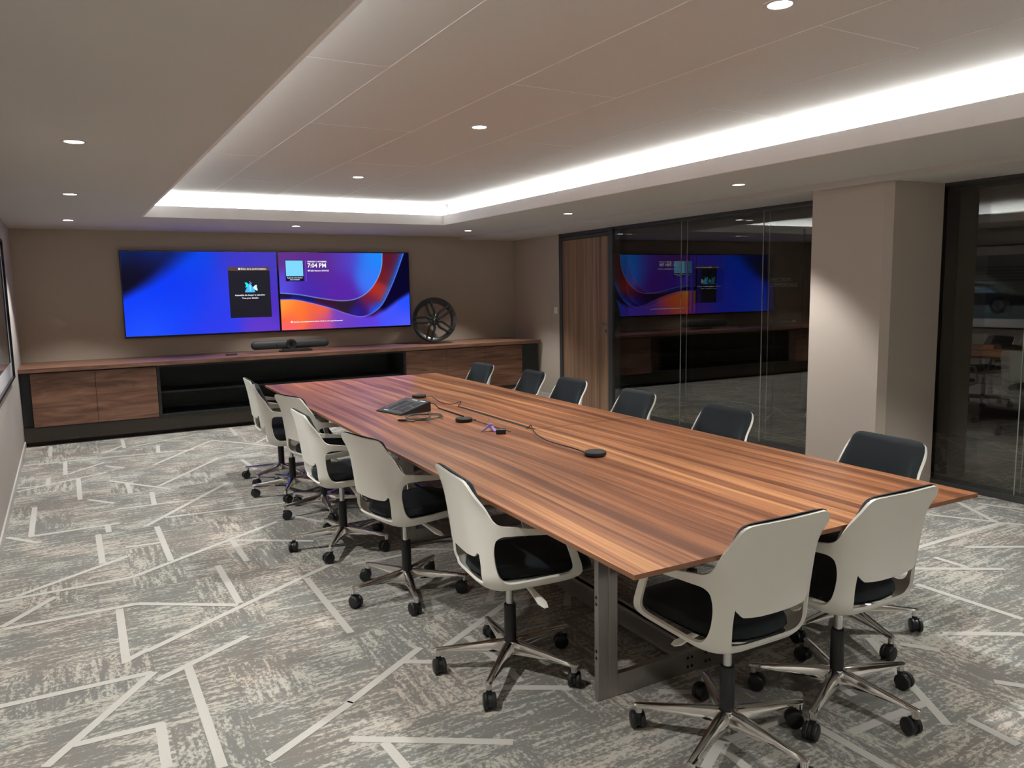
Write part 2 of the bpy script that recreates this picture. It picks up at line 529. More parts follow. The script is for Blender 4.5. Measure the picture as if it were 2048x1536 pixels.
# ================================================================== THE ROOM
STRIPES = """-0.38,4.37,0.2,4.37 0.2,4.37,1.09,4.95 -0.31,4.4,0.21,4.75 -0.35,4.01,-0.14,4.29 -0.34,3.98,0.2,3.97 0.2,3.97,0.61,3.69 0.19,3.4,0.97,3.88 0.97,3.88,1.28,4.06 0.98,3.86,0.97,3.11 0.62,4.31,0.62,3.71 0.12,3.95,0.11,3.33 0.11,3.35,0.2,3.42 -0.31,3.21,0.19,3.19 0.2,3.19,-0.16,2.7 -0.08,2.79,0.19,2.77 0.18,2.78,0.17,2.49 0.32,3.18,0.32,2.4 0.2,3.11,0.58,3.32 0.45,2.36,0.79,2.56 0.41,5.27,0.41,4.53 0.21,4.93,0.4,4.91 0.08,5.3,0.08,4.7 -0.29,5.49,0.21,5.49 -0.28,6.26,-0.28,5.49 -0.41,5.55,-0.23,5.31 0.14,5.48,0.14,5.31 0.21,5.87,0.71,5.83 0.35,5.32,1.01,6.22 0.48,5.46,1.28,5.37 0.47,6.25,0.45,5.86 0.05,6.27,0.21,6.05 0,7.06,0,6.3 -0.41,6.84,0.21,7.18 -0.42,6.96,-0.2,6.94 -0.21,7.22,-0.21,6.96 0.21,6.83,0.6,6.26 0.33,6.65,0.33,6.29 0.53,6.4,1.11,7.22 -0.08,7.28,0.21,7.62 -0.09,7.86,-0.09,7.26 -0.41,7.9,-0.09,7.86 -0.09,7.88,0.98,7.76 0.58,7.26,1.2,8.15 1.2,8.15,1.74,7.35 1.53,7.72,1.82,8.13 -0.21,8.76,-0.21,8.22 0.42,8.75,0.41,8.24 0.46,8.24,1.19,8.65 0.7,8.18,0.67,7.82 0.22,8.08,0.41,8.39 0.21,7.46,0.35,7.26 1.49,8.81,1.46,8.27 1.27,7.03,1.29,6.55 0.77,4.72,0.77,4.29 0.78,4.71,1.18,4.43 0.78,8.4,1.01,8.23 1.19,5.05,1.34,4.77 0.98,3.49,1.09,3.48 0.78,2.56,1.17,2.82 1.07,2.74,1.16,2.68 1.26,2.77,1.76,3.06 1.38,2.81,1.39,2.53 0.71,2.34,1.16,2.04 0.8,2.26,0.81,2.09 1.3,2.36,1.52,2.22 1.39,2.47,1.38,2.36 1.25,3.92,1.57,3.91 1.42,3.27,1.63,3.29 1.31,3.48,1.32,3.34 1.59,1.61,1.83,1.74 1.74,1.68,2.07,1.67 1.77,2.03,1.91,1.94 2.34,2.07,2.35,1.96 1.71,1.65,1.7,1.54 2.36,1.75,2.34,1.64 2.79,1.9,2.71,1.77 2.85,1.8,2.93,1.68 2.13,1.5,2.51,1.48 2.59,1.59,2.44,1.36 2.79,1.9,2.55,1.54 2.53,1.34,2.52,1.18 3.09,1.76,3.36,1.58 3.5,2.14,3.51,1.66 3.64,2.3,4.06,2.02 3.93,2.31,3.93,2.13 4.23,2.31,4.5,2.14 3.99,2.45,4.84,2.44 4.62,2.81,4.84,2.46 5.06,2.83,4.84,2.49 5,2.68,5.13,2.69 5.14,2.75,5.24,2.52 4.82,2.45,4.91,2.35"""
def build_floor():
    mb = MB()
    mb.box(XL - .2, 8.0, YF - .3, 11.0, -.08, 0.0, 0)
    segs = [tuple(float(c) for c in t.split(',')) for t in STRIPES.split()]
    # the rest of the same woven pattern where the photo hides or reflects it
    for gx in np.arange(1.25, 7.2, .5):
        for gy in np.arange(YF, 10.8, .5):
            seen = (gx < 1.6 and gy > 1.9) or (gy < 2.9 and gx < 5.0 and gy > 1.3)
            if seen: continue
            for _ in range(2):
                a = math.radians(random.choice((0, 90, 33, 54, 146, 127, 90)))
                c = (gx + random.uniform(0, .5), gy + random.uniform(0, .5))
                L = random.choice((.25, .3, .45, .6)) / 2
                segs.append((c[0] - math.cos(a) * L, c[1] - math.sin(a) * L, c[0] + math.cos(a) * L, c[1] + math.sin(a) * L))
    for k, (x0, y0, x1, y1) in enumerate(segs):
        d = Vector((x1 - x0, y1 - y0, 0))
        if d.length < .02: continue
        n = Vector((-d.y, d.x, 0)).normalized() * .0165
        z = .0012 + .00002 * (k % 20)
        a, b = Vector((x0, y0, z)), Vector((x1, y1, z))
        mb.add([a - n, b - n, b + n, a + n], [(0, 1, 2, 3)], 1)
    return struct(mb.build('floor', [MAT['carpet'], MAT['stripe']]))
build_floor()

def build_ceiling():
    mb = MB()
    xs = 4.785
    t = .02
    mb.box(XL - .1, TX0, YF - .1, YB + .1, ZC, ZC + t)
    mb.box(TX1, xs, YF - .1, YB + .1, ZC, ZC + t)
    mb.box(TX0, TX1, TY1, YB + .1, ZC, ZC + t)
    mb.box(TX0, TX1, YF - .1, TY0, ZC, ZC + t)
    struct(mb.build('ceiling', MAT['ceil']))
    mb = MB()
    mb.box(xs, XG + .12, YF - .1, 3.6, ZS, ZS + .07)
    mb.box(xs, XG + .35, 3.6, YB + .1, ZS, ZS + .07)
    struct(mb.build('ceiling_soffit', MAT['ceil']))
    mb = MB()
    c = COVE
    x0, x1, y0, y1 = TX0 - c, TX1 + c, TY0 - c, TY1 + c
    mb.box(x0 - .02, x1 + .02, y0 - .02, y1 + .02, ZT, ZT + .03)
    mb.box(x0 - .02, x0, y0, y1, ZC + t, ZT)
    mb.box(x1, x1 + .02, y0, y1, ZC + t, ZT)
    mb.box(x0, x1, y0 - .02, y0, ZC + t, ZT)
    mb.box(x0, x1, y1, y1 + .02, ZC + t, ZT)
    # open joints between the ceiling panels
    e = .0014
    def seam(xa, ya, xb, yb, w=.0022):
        mb.box(min(xa, xb) - (w if xa == xb else 0), max(xa, xb) + (w if xa == xb else 0),
               min(ya, yb) - (w if ya == yb else 0), max(ya, yb) + (w if ya == yb else 0), ZT - e, ZT, 1)
    for xx in (1.29, 1.90, 2.51, 3.12):
        seam(xx, y0, xx, y1)
    for k, (xa, xb) in enumerate(((x0, 1.29), (1.29, 1.90), (1.90, 2.51), (2.51, 3.12), (3.12, x1))):
        yy = 3.23 if k % 2 == 0 else 4.45
        if k == 4: yy = 3.18
        for m in range(-2, 3):
            q = yy + 2.44 * m
            if y0 < q < y1: seam(xa, q, xb, q)
    struct(mb.build('ceiling_recess', [MAT['tray'], MAT['lip']]))
    mb = MB()
    w = .014
    g, zb = .003, ZC - .0008
    mb.box(TX0 - w, TX0 + g, TY0 - w, TY1 + w, zb, LIP)
    mb.box(TX1 - g, TX1 + w, TY0 - w, TY1 + w, zb, LIP)
    mb.box(TX0 + g, TX1 - g, TY0 - w, TY0 + g, zb, LIP)
    mb.box(TX0 + g, TX1 - g, TY1 - g, TY1 + w, zb, LIP)
    struct(mb.build('trim_1', MAT['lip']))
build_ceiling()

def GX(y):
    """line of the glass partition: it runs slightly askew beyond the pillar"""
    return XG if y <= 3.9 else XG - .006 + (y - 3.9) * .0262
def build_walls():
    mb = MB(); mb.box(XL - .12, XL, YF - .1, YB + .1, 0, ZC + .02)
    struct(mb.build('wall_left', MAT['wall_left']))
    mb = MB(); mb.box(XL, 5.9, YB, YB + .12, 0, ZC + .02)
    struct(mb.build('wall_back', MAT['wall']))
    mb = MB(); mb.box(XL, 7.3, YF - .12, YF, 0, ZC + .02)
    struct(mb.build('wall_front', MAT['wall']))
    mb = MB(); mb.box(XL, XL + .012, YF, 8.82, 0, .062)
    struct(mb.build('baseboard_left', MAT['white_trim'], bevel=.002))
    # far right wall, slightly askew, holding the door
    P0, P1 = Vector((GX(7.08), 7.08, 0)), Vector((5.625, YB, 0))
    u = (P1 - P0).normalized(); L = (P1 - P0).length
    w = Vector((u.y, -u.x, 0))
    m = Matrix((u, w, Vector((0, 0, 1)))).transposed().to_4x4(); m.translation = P0
    D1 = 1.215
    mb = MB(); mb.box(D1, L, 0, .11, 0, ZS)
    o = struct(mb.build('wall_right', MAT['wall'])); o.matrix_world = m
    mb = MB(); mb.box(D1, L - .7, -.012, 0, 0, .062)
    o = struct(mb.build('baseboard_right', MAT['white_trim'], bevel=.002)); o.matrix_world = m
    # door
    mb = MB(); mb.box(.085, D1 - .075, -.004, .04, .008, 2.052)
    d = struct(mb.build('door_1', MAT['walnut_door'], bevel=.002), 'walnut veneer door in grey aluminium frame'); d.matrix_world = m
    mb = MB()
    mb.box(0, .082, -.016, .10, 0, ZS); mb.box(D1 - .072, D1, -.016, .10, 0, ZS)
    mb.box(.082, D1 - .072, -.016, .10, 2.056, 2.094); mb.box(.082, D1 - .072, -.010, .10, 2.10, ZS)
    mb.build('door_frame', MAT['alu'], d, bevel=.002)
    mb = MB()
    hu, hz = .155, 1.03
    mb.cyl((hu, -.004, hz), (hu, -.014, hz), .026, n=24)
    mb.cyl((hu, -.012, hz), (hu, -.052, hz), .010, n=14)
    mb.box(hu - .012, hu + .135, -.060, -.044, hz - .010, hz + .010)
    mb.build('door_handle', MAT['handle'], d, bevel=.003)
    mb = MB()
    mb.cyl((hu, -.004, hz - .078), (hu, -.012, hz - .078), .026, n=24)
    mb.cyl((hu, -.012, hz - .070), (hu, -.016, hz - .070), .009, n=14); mb.box(hu - .005, hu + .005, -.016, -.010, hz - .095, hz - .072)
    mb.build('lock_rosette', MAT['handle'], d)
    # light switch
    sw = MB(); sw.box(1.285, 1.365, -.010, 0, 1.135, 1.218)
    s = sw.build('light_switch', MAT['switch'], bevel=.003); s.matrix_world = m
    tag(s, 'white square light switch on the taupe wall left of the wooden door', 'light switch')
    rk = MB(); rk.box(1.298, 1.352, -.014, -.009, 1.150, 1.203); rk.build('rocker', MAT['switch'], s, bevel=.002)
build_walls()

def build_pillar():
    poly = [(4.856, 3.90), (4.842, 3.312), (4.880, 3.262), (5.362, 3.212), (5.362, 3.90)]
    mb = MB(); mb.prism(poly, 0, ZS)
    struct(mb.build('pillar', MAT['pillar']))
build_pillar()

def build_partition():
    ys = [7.075, 5.93, 4.85, 3.88, 2.65, 1.5, .4, -.7, -1.8, YF]
    for i in range(len(ys) - 1):
        a, b = ys[i + 1], ys[i]
        e = bpy.data.objects.new('window_%d' % (i + 1), None); COL.objects.link(e)
        e.location = ((GX(a + .03) + GX(b)) / 2, (a + b) / 2, 0)
        if a > 3.8: e.rotation_euler = (0, 0, -math.atan(.0262))
        struct(e)
        h = (b - a) / 2
        for dx in (.004, .082):
            mb = MB(); mb.quad((dx, -h + .003, .043), (dx, h - .003, .043), (dx, h - .003, 2.124), (dx, -h + .003, 2.124))
            mb.build('pane', MAT['glass'], e)
        if i < len(ys) - 2:
            for dx in (.004, .082):
                mb = MB(); mb.box(dx - .004, dx + .004, -h - .0022, -h + .0022, .043, 2.124)
                mb.build('edge_seal', MAT['seal'], e)
    def rail(name, i0, i1, z0, z1):
        mb = MB()
        ya, yb, yc = YF, 3.9, 7.07
        mb.prism([(XG + i0, ya), (XG + i1, ya), (XG + i1, yb), (GX(yc) + i1, yc), (GX(yc) + i0, yc), (XG + i0, yb)], z0, z1)
        struct(mb.build(name, MAT['alu'], bevel=.002))
    rail('trim_2', -.022, .112, 0, .043)
    rail('trim_3', -.016, .105, 2.122, ZS)
build_partition()

def build_corridor():
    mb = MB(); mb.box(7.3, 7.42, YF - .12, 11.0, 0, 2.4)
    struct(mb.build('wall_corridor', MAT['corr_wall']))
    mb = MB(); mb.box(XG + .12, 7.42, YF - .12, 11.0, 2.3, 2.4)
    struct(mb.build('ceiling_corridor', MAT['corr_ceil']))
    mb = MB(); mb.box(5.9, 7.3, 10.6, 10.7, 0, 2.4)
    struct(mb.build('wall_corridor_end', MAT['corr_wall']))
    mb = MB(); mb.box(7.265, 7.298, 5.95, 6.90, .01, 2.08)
    d = struct(mb.build('door_2', MAT['corr_wall'], bevel=.003))
    mb = MB()
    mb.cyl((7.265, 6.03, 1.04), (7.215, 6.03, 1.04), .011); mb.box(7.205, 7.221, 6.02, 6.16, 1.03, 1.05)
    mb.build('door_handle', MAT['handle'], d, bevel=.002)
    mw = Matrix(((0, 0, -1, 7.262), (-1, 0, 0, 6.43), (0, 1, 0, 1.495), (0, 0, 0, 1)))
    s = text_mesh('DIRECTION\nCOMMERCIALE', .062, 'door_lettering', simple('pale_lettering', (.45, .43, .38, 1), .5), None, mw, extrude=.001)
    tag(s, 'pale capital lettering on the dark corridor door seen through the glass', 'lettering')
build_corridor()

# ------------------------------------------------------------------ downlights
def make_downlight():
    root = thing('downlight', '', 'ceiling light', group='recessed round downlights')
    mb = MB()
    mb.lathe([(.040, -.001), (.047, -.004), (.056, -.003), (.058, 0.0)], 40)
    mb.build('trim_ring', MAT['white_trim'], root)
    mb = MB()
    mb.lathe([(.0, -.0022), (.041, -.0022)], 32)
    mb.build('diffuser', MAT['lamp'], root)
    d = bpy.data.lights.new('downlight_lamp', 'SPOT')
    d.energy = SPOT_W; d.color = (1.0, .995, .97); d.spot_size = math.radians(93); d.spot_blend = .45; d.shadow_soft_size = .04
    l = bpy.data.objects.new('downlight_lamp', d); COL.objects.link(l); l.parent = root; l.location = (0, 0, -.012)
    return root
DL = [
    ((.104, 4.194, ZC), 'downlight on the low ceiling along the pale left wall, nearest in view'),
    ((.104, 6.324, ZC), 'downlight on the low ceiling along the pale left wall, second of the row'),
    ((.104, 8.457, ZC), 'downlight over the left end of the walnut worktop, by the left wall'),
    ((2.249, 8.497, ZC), 'downlight in the low ceiling above the joint of the two screens'),
    ((4.354, 8.532, ZC), 'downlight in the low ceiling in front of the black car wheel'),
    ((4.311, 6.305, ZC), 'downlight in the low ceiling in front of the wooden door'),
    ((4.267, 4.071, ZC), 'downlight in the low ceiling just before the pillar and glass panes'),
    ((2.205, 1.93, ZT), 'downlight in the raised ceiling over the near end of the table'),
    ((2.210, 4.15, ZT), 'downlight in the raised ceiling over the middle of the table'),
    ((2.225, 6.36, ZT), 'downlight in the raised ceiling over the far end of the table'),
    ((.104, 2.06, ZC), 'downlight on the low ceiling beside the left wall, outside the frame'),
    ((4.25, 1.93, ZC), 'downlight on the low ceiling beyond the near right chairs, outside the frame'),
    ((.104, -.07, ZC), 'added unseen downlight on the low ceiling by the left wall, level with the viewer'),  # from here on unseen lamps, added to raise the ambient light
    ((2.20, -.25, ZT), 'added unseen downlight in the raised ceiling, level with the viewer'),
    ((4.22, -.20, ZC), 'added unseen downlight on the low ceiling by the glass, level with the viewer'),
    ((.104, -2.2, ZC), 'added unseen downlight on the low ceiling by the left wall, behind the viewer'),
    ((2.20, -2.38, ZT), 'added unseen downlight in the raised ceiling, behind the viewer'),
    ((4.20, -2.33, ZC), 'added unseen downlight on the low ceiling by the glass, behind the viewer'),
]
dproto = make_downlight()
for i, (p, lab) in enumerate(DL):
    o = dproto if i == 0 else copy_tree(dproto)
    o.location = p
    o['label'] = lab

# ================================================================== SCREENS
def poly_dist(P, poly, closed=False):
    """distance from points P (N,2) to a polyline"""
    poly = np.asarray(poly, float)
    A = poly if closed else poly[:-1]
    B = np.roll(poly, -1, 0) if closed else poly[1:]
    best = np.full(len(P), 1e9)
    for a, b in zip(A, B):
        d = b - a
        t = np.clip(((P - a) @ d) / max(d @ d, 1e-12), 0, 1)
        q = a + t[:, None] * d
        best = np.minimum(best, np.hypot(*(P - q).T))
    return best
def inside(P, poly):
    poly = np.asarray(poly, float)
    r = np.zeros(len(P), bool)
    for a, b in zip(poly, np.roll(poly, -1, 0)):
        c = (a[1] > P[:, 1]) != (b[1] > P[:, 1])
        x = (b[0] - a[0]) * (P[:, 1] - a[1]) / (b[1] - a[1] + 1e-15) + a[0]
        r ^= c & (P[:, 0] < x)
    return r
def catmull(pts, k=8):
    p = [np.array(q, float) for q in pts]
    p = [2 * p[0] - p[1]] + p + [2 * p[-1] - p[-2]]
    out = []
    for i in range(1, len(p) - 2):
        for j in range(k):
            t = j / k
            out.append(.5 * ((2 * p[i]) + (-p[i - 1] + p[i + 1]) * t + (2 * p[i - 1] - 5 * p[i] + 4 * p[i + 1] - p[i + 2]) * t * t
                             + (-p[i - 1] + 3 * p[i] - 3 * p[i + 1] + p[i + 2]) * t ** 3))
    out.append(p[-2])
    return np.array(out)
def sstep(a, b, x):
    t = np.clip((x - a) / (b - a), 0, 1)
    return t * t * (3 - 2 * t)
def lin(c):
    c = np.asarray(c, float) / 255
    return np.where(c <= .04045, c / 12.92, ((c + .055) / 1.055) ** 2.4)
def blob(U, T, items):
    """smooth blend of sRGB colours placed on the picture"""
    w = 0; acc = 0
    for u, t, c, s in items:
        k = np.exp(-(((U - u) * 1.78) ** 2 + (T - t) ** 2) / (2 * s * s))[:, None] + 1e-9
        acc = acc + k * np.asarray(c, float); w = w + k
    return acc / w
def pic_left(U, T):
    c = blob(U, T, [(.0, .72, (10, 60, 250), .22), (.1, .98, (40, 88, 255), .18), (.35, .45, (0, 54, 246), .24), (.45, .1, (0, 70, 235), .16),
                    (.62, .5, (45, 62, 235), .2), (.75, .1, (62, 55, 200), .2), (.98, .1, (70, 58, 190), .2), (.97, .6, (76, 48, 190), .18),
                    (.9, .95, (98, 58, 205), .15), (.5, .95, (48, 60, 236), .2), (.3, .8, (16, 70, 255), .2)])
    d = poly_dist(np.c_[U * 1.78, T], [(-.2, .66), (.0, .555), (.30, .40), (.55, .22), (.80, .0), (.95, -.2)])
    above = inside(np.c_[U * 1.78, T], [(-.2, .66), (.0, .555), (.30, .40), (.55, .22), (.80, .0), (.95, -.2), (-1, -1), (-1, .6)])
    sd = np.where(above, d, -d)
    k = sstep(-.04 - .10 * U, .09 + .35 * U, sd)[:, None]
    dark = blob(U, T, [(.0, .0, (6, 32, 92), .10), (.2, .0, (6, 40, 120), .12), (.03, .35, (8, 6, 30), .2), (.2, .2, (10, 10, 52), .15)])
    return c * (1 - k) + dark * k
CA = catmull([(0, .52), (.14, .545), (.29, .597), (.445, .636), (.56, .617), (.657, .53), (.732, .377), (.777, .195), (.788, -.02)])
CB = catmull([(0, .604), (.105, .610), (.22, .656), (.37, .734), (.52, .83), (.61, .857), (.70, .805), (.777, .69), (.853, .455), (.913, .22), (.968, -.02)])
def pic_right(U, T):
    P = np.c_[U * 1.78, T]
    sc = np.array([1.78, 1])
    inA = inside(P, np.vstack([CA * sc, [(-.2, -.3), (-.2, .52)]]))
    inB = inside(P, np.vstack([CB * sc, [(-.2, -.3), (-.2, .604)]]))
    dA, dB = poly_dist(P, CA * sc), poly_dist(P, CB * sc)
    up = blob(U, T, [(.02, .05, (98, 46, 142), .14), (.3, .1, (92, 42, 140), .16), (.02, .42, (88, 78, 225), .12), (.2, .45, (72, 40, 172), .14),
                     (.45, .45, (88, 36, 165), .15), (.5, .1, (85, 60, 190), .13), (.68, .15, (40, 128, 248), .14), (.66, .35, (62, 120, 250), .1), (.76, .05, (25, 140, 250), .09)])
    band = blob(U, T, [(0, .56, (24, 10, 40), .05), (.15, .6, (20, 22, 92), .05), (.35, .68, (58, 18, 44), .06), (.5, .72, (42, 26, 44), .07), (.6, .78, (46, 22, 120), .07),
                       (.68, .66, (112, 30, 60), .07), (.74, .52, (176, 44, 32), .07), (.8, .3, (112, 26, 34), .07), (.84, .1, (92, 22, 40), .09), (.7, .75, (60, 60, 220), .05), (.55, .8, (40, 30, 160), .05)])
    edge = np.exp(-dB / .045)[:, None] * sstep(.62, .74, U)[:, None]
    band = band * (1 - edge) + np.array((0, 112, 255.)) * edge
    edge2 = np.exp(-dB / .02)[:, None] * (1 - sstep(.3, .5, U))[:, None]
    band = band * (1 - edge2) + np.array((40, 50, 190.)) * edge2
    low = blob(U, T, [(.02, .66, (255, 160, 60), .10), (.12, .75, (255, 118, 52), .10), (.05, .9, (255, 100, 70), .09), (.25, .8, (245, 100, 66), .09), (.05, 1.0, (250, 100, 140), .07),
                      (.3, .95, (196, 76, 150), .09), (.45, .9, (120, 68, 190), .09), (.5, .98, (98, 62, 200), .1), (.65, .96, (96, 62, 220), .1),
                      (.85, .9, (70, 84, 252), .12), (.98, .75, (40, 80, 255), .1), (.98, .95, (84, 92, 250), .1)])
    dk = inside(P, np.vstack([np.array([(1.1, -.1), (1.1, .50), (1.0, .56), (.9, .66), (.8, .78), (.7, .86), (.62, .865), (.66, .83)]) * sc, (CB * sc)[-26:]]))
    dd = poly_dist(P, np.array([(1.2, .45), (1.0, .56), (.9, .66), (.8, .78), (.7, .86), (.6, .875)]) * sc)
    dark = blob(U, T, [(.98, .2, (4, 4, 40), .2), (.9, .55, (8, 2, 44), .15), (.72, .83, (60, 14, 60), .05)])
    k = np.where(dk, sstep(-.03, .05, dd), sstep(-.03, .05, -dd))[:, None] * sstep(.60, .68, U)[:, None]
    low = low * (1 - k) + dark * k
    c = np.where(inA[:, None], up, np.where(inB[:, None], band, low))
    rim = np.exp(-(dA / .006) ** 2)[:, None] * .75
    c = c * (1 - rim) + np.array((150, 190, 255.)) * rim
    rim = np.exp(-(dB / .005) ** 2)[:, None] * .7
    c = c * (1 - rim) + np.array((150, 150, 255.)) * rim
    return c

def screen_grid(fn, w, h, nx=300, ny=169):
    uu, tt = np.meshgrid(np.linspace(0, 1, nx + 1), np.linspace(0, 1, ny + 1))
    U, T = uu.ravel(), tt.ravel()
    rgb = lin(np.clip(fn(U, T), 0, 255))
    vs = np.c_[U * w, np.zeros(len(U)), h - T * h]
    idx = np.arange((nx + 1) * (ny + 1)).reshape(ny + 1, nx + 1)
    fs = np.stack([idx[1:, :-1], idx[1:, 1:], idx[:-1, 1:], idx[:-1, :-1]], -1).reshape(-1, 4)
    return vs, fs, rgb
def colored_mesh(name, vs, fs, rgb, mat, parent, loc=(0, 0, 0)):
    me = bpy.data.meshes.new(name)
    me.from_pydata(vs.tolist(), [], fs.tolist())
    at = me.color_attributes.new('pic', 'FLOAT_COLOR', 'POINT')
    at.data.foreach_set('color', np.c_[rgb, np.ones(len(rgb))].astype(np.float32).ravel())
    me.materials.append(mat)
    o = bpy.data.objects.new(name, me); COL.objects.link(o)
    o.parent = parent; o.location = loc
    return o

def flat_emit(name, rgb, s=1.12):
    return emit(name, srgb(*rgb), s)
def make_tv(x0, z0, label, fn):
    W, H = 1.708, .972
    root = thing('television', label, 'television', (x0, 9.585, z0), group='wall mounted screens')
    mb = MB()
    mb.box(0, W, -.025, .012, 0, H)
    mb.box(.35, W - .35, .012, .034, .22, H - .2)
    mb.build('bezel', MAT['bezel'], root, bevel=.003)
    b = .010
    vs, fs, rgb = screen_grid(fn, W - 2 * b, H - b - .020)
    s = colored_mesh('screen', vs, fs, rgb, MAT['screen'], root, (b, -.0262, .020))
    return root, s, W - 2 * b, H - b - .020
def rect(parent, name, w, h, u0, u1, t0, t1, mat, y=-.0008):
    mb = MB(); mb.quad((u0 * w, y, h - t1 * h), (u1 * w, y, h - t1 * h), (u1 * w, y, h - t0 * h), (u0 * w, y, h - t0 * h))
    return mb.build(name, mat, parent)
def stext(parent, w, h, body, u, t, size, align='LEFT', y=-.0016, mat=None, bold=0.0, name='screen_text'):
    mw = Matrix(((1, 0, 0, u * w), (0, 0, -1, y), (0, 1, 0, h - t * h), (0, 0, 0, 1)))
    return text_mesh(body, size, name, mat or MAT['txt'], parent, mw, align, bold=bold)

tvL, sc_, w, h = make_tv(.573, .991, 'left wall screen showing a blue picture and a dark pop-up window', pic_left)
pm = flat_emit('popup_dark', (17, 17, 31)); pb = flat_emit('popup_brown', (84, 62, 48))
rect(sc_, 'popup_window', w, h, .665, .948, .185, .82, pm)
rect(sc_, 'popup_title_bar', w, h, .665, .948, .185, .232, pb, -.0011)
stext(sc_, w, h, '\u00c9chec de la synchronisation.', .752, .218, .026, bold=.0006)
mb = MB(); mb.lathe([(.008, 0), (.0125, 0)], 24, 0, Matrix(((1, 0, 0, .741 * w), (0, 0, -1, -.0016), (0, 1, 0, h - .209 * h), (0, 0, 0, 1)))); mb.build('info_icon', MAT['txt'], sc_)
c1, c2, c3 = flat_emit('icon_blue', (70, 180, 250)), flat_emit('icon_cyan', (0, 240, 240)), flat_emit('icon_mint', (200, 250, 240))
def ipoly(name, pts, mat, y):
    cx, ct, k = .806, .44, .058
    P = [((cx * w) + a * k, y, h - ct * h - b * k) for a, b in pts]
    mb = MB(); mb.add(P, [tuple(range(len(P)))]); return mb.build(name, mat, sc_)
ipoly('warning_wing', [(-.98, -1.05), (-.75, -.95), (-.55, -1.0), (-.1, -.45), (-.2, -.05), (-.95, .0), (-.7, -.35)], c2, -.0012)
ipoly('warning_wing', [(1.25, -.5), (1.45, -.45), (1.38, -.1), (1.55, .55), (1.40, .7), (1.0, .5), (.6, .1), (.9, -.3)], c3, -.0012)
ipoly('warning_triangle', [(-.05, -.85), (.15, -.85), (1.05, .85), (.95, 1.0), (-.95, 1.0), (-1.0, .85)], c1, -.0016)
ipoly('exclamation_mark', [(0, -.4), (.14, -.4), (.12, .5), (.02, .5)], c3, -.002)
ipoly('exclamation_mark', [(0, .62), (.14, .62), (.14, .76), (0, .76)], c3, -.002)
for a, b in ((0, -1.15), (.2, -1.02), (.4, -.85)):
    ipoly('spark', [(a - .07, b), (a, b - .07), (a + .07, b), (a, b + .07)], MAT['txt'], -.0016)
stext(sc_, w, h, 'Impossible de charger le calendrier', .806, .545, .0245, 'CENTER', bold=.0006)
stext(sc_, w, h, 'Tous pour d\u00e9tailler', .806, .583, .0245, 'CENTER', bold=.0006)

tvR, sc_, w, h = make_tv(2.285, .991, 'right wall screen showing a time and orange and blue waves', pic_right)
rect(sc_, 'code_panel', w, h, .046, .178, .098, .37, flat_emit('panel_navy', (8, 8, 50)))
rect(sc_, 'code_field', w, h, .050, .174, .104, .305, flat_emit('panel_pale_blue', (120, 205, 240)), -.0011)
stext(sc_, w, h, 'Rejoignez votre r\u00e9union', .112, .332, .019, 'CENTER', bold=.0006)
stext(sc_, w, h, 'sans connexion', .112, .355, .019, 'CENTER', bold=.0006)
rect(sc_, 'divider_line', w, h, .194, .196, .10, .375, flat_emit('divider_lilac', (160, 110, 225)))
stext(sc_, w, h, 'VENDREDI 1 NOVEMBRE', .207, .125, .022, bold=.0008)
stext(sc_, w, h, '7:04 PM', .207, .192, .072, bold=.0016)
rect(sc_, 'room_icon', w, h, .209, .222, .224, .243, MAT['txt'], -.0014)
stext(sc_, w, h, 'Salle R\u00e9union GARAGE', .228, .243, .024, bold=.0007)
rect(sc_, 'join_icon', w, h, .066, .080, .887, .907, MAT['txt'], -.0014)
stext(sc_, w, h, "Rejoindre automatiquement la r\u00e9union \u00e0 l'aide de votre appareil personnel", .086, .905, .0205, bold=.0006)

# ================================================================== CREDENZA
FY = 8.82
def cab_door(name, x0, x1, parent, lab=None):
    mb = MB(); mb.box(x0 + .0015, x1 - .0015, FY, FY + .02, .193, .722)
    o = mb.build(name, MAT['walnut_cab'], parent, bevel=.001)
    return o
def cabinet(x0, x1, doors, label, fill):
    root = thing('cabinet', label, 'cabinet', (0, 0, 0))
    mb = MB(); mb.box(x0, x1, FY + .021, YB - .002, .19, .733)
    mb.build('carcass', MAT['dark_cab'], root)
    for a, b in doors: cab_door('door', a, b, root)
    mb = MB(); mb.box(fill[0], fill[1], FY + .045, FY + .075, .19, .733)
    mb.build('filler_panel', MAT['dark_cab'], root)
    return root
cabinet(-.335, .795, [(-.335, .226), (.226, .795)], 'low walnut cabinet with two doors at the left end under the worktop', (XL + .003, -.337))
cabinet(3.60, 5.27, [(3.60, 4.155), (4.155, 4.71), (4.71, 5.27)], 'low walnut cabinet with three doors at the right end, beneath the car wheel', (5.272, 5.53))
root = thing('open_shelf_unit', 'long black open shelf unit between the two walnut cabinets', 'shelf unit')
mb = MB()
mb.box(.798, .826, FY - .002, YB - .002, .19, .733); mb.box(3.570, 3.598, FY - .002, YB - .002, .19, .733)
mb.box(.826, 3.570, FY - .002, YB - .002, .19, .212); mb.box(.826, 3.570, FY - .002, YB - .002, .712, .733)
mb.box(.826, 3.570, YB - .30, YB - .285, .212, .712)
mb.build('carcass', MAT['dark_cab'], root, bevel=.001)
mb = MB(); mb.box(.828, 3.568, FY + .10, YB - .302, .425, .447); mb.build('shelf', MAT['dark_cab'], root, bevel=.001)
mb = MB(); mb.box(XL + .002, 5.538, 8.775, YB - .001, .735, .777)
tag(mb.build('worktop', MAT['walnut_cab'], bevel=.002), 'long walnut worktop under the screens along the back wall', 'worktop')
mb = MB(); mb.box(XL + .002, 5.53, FY + .004, FY + .022, .045, .189); mb.box(XL + .002, 5.53, FY + .10, FY + .118, 0, .19)
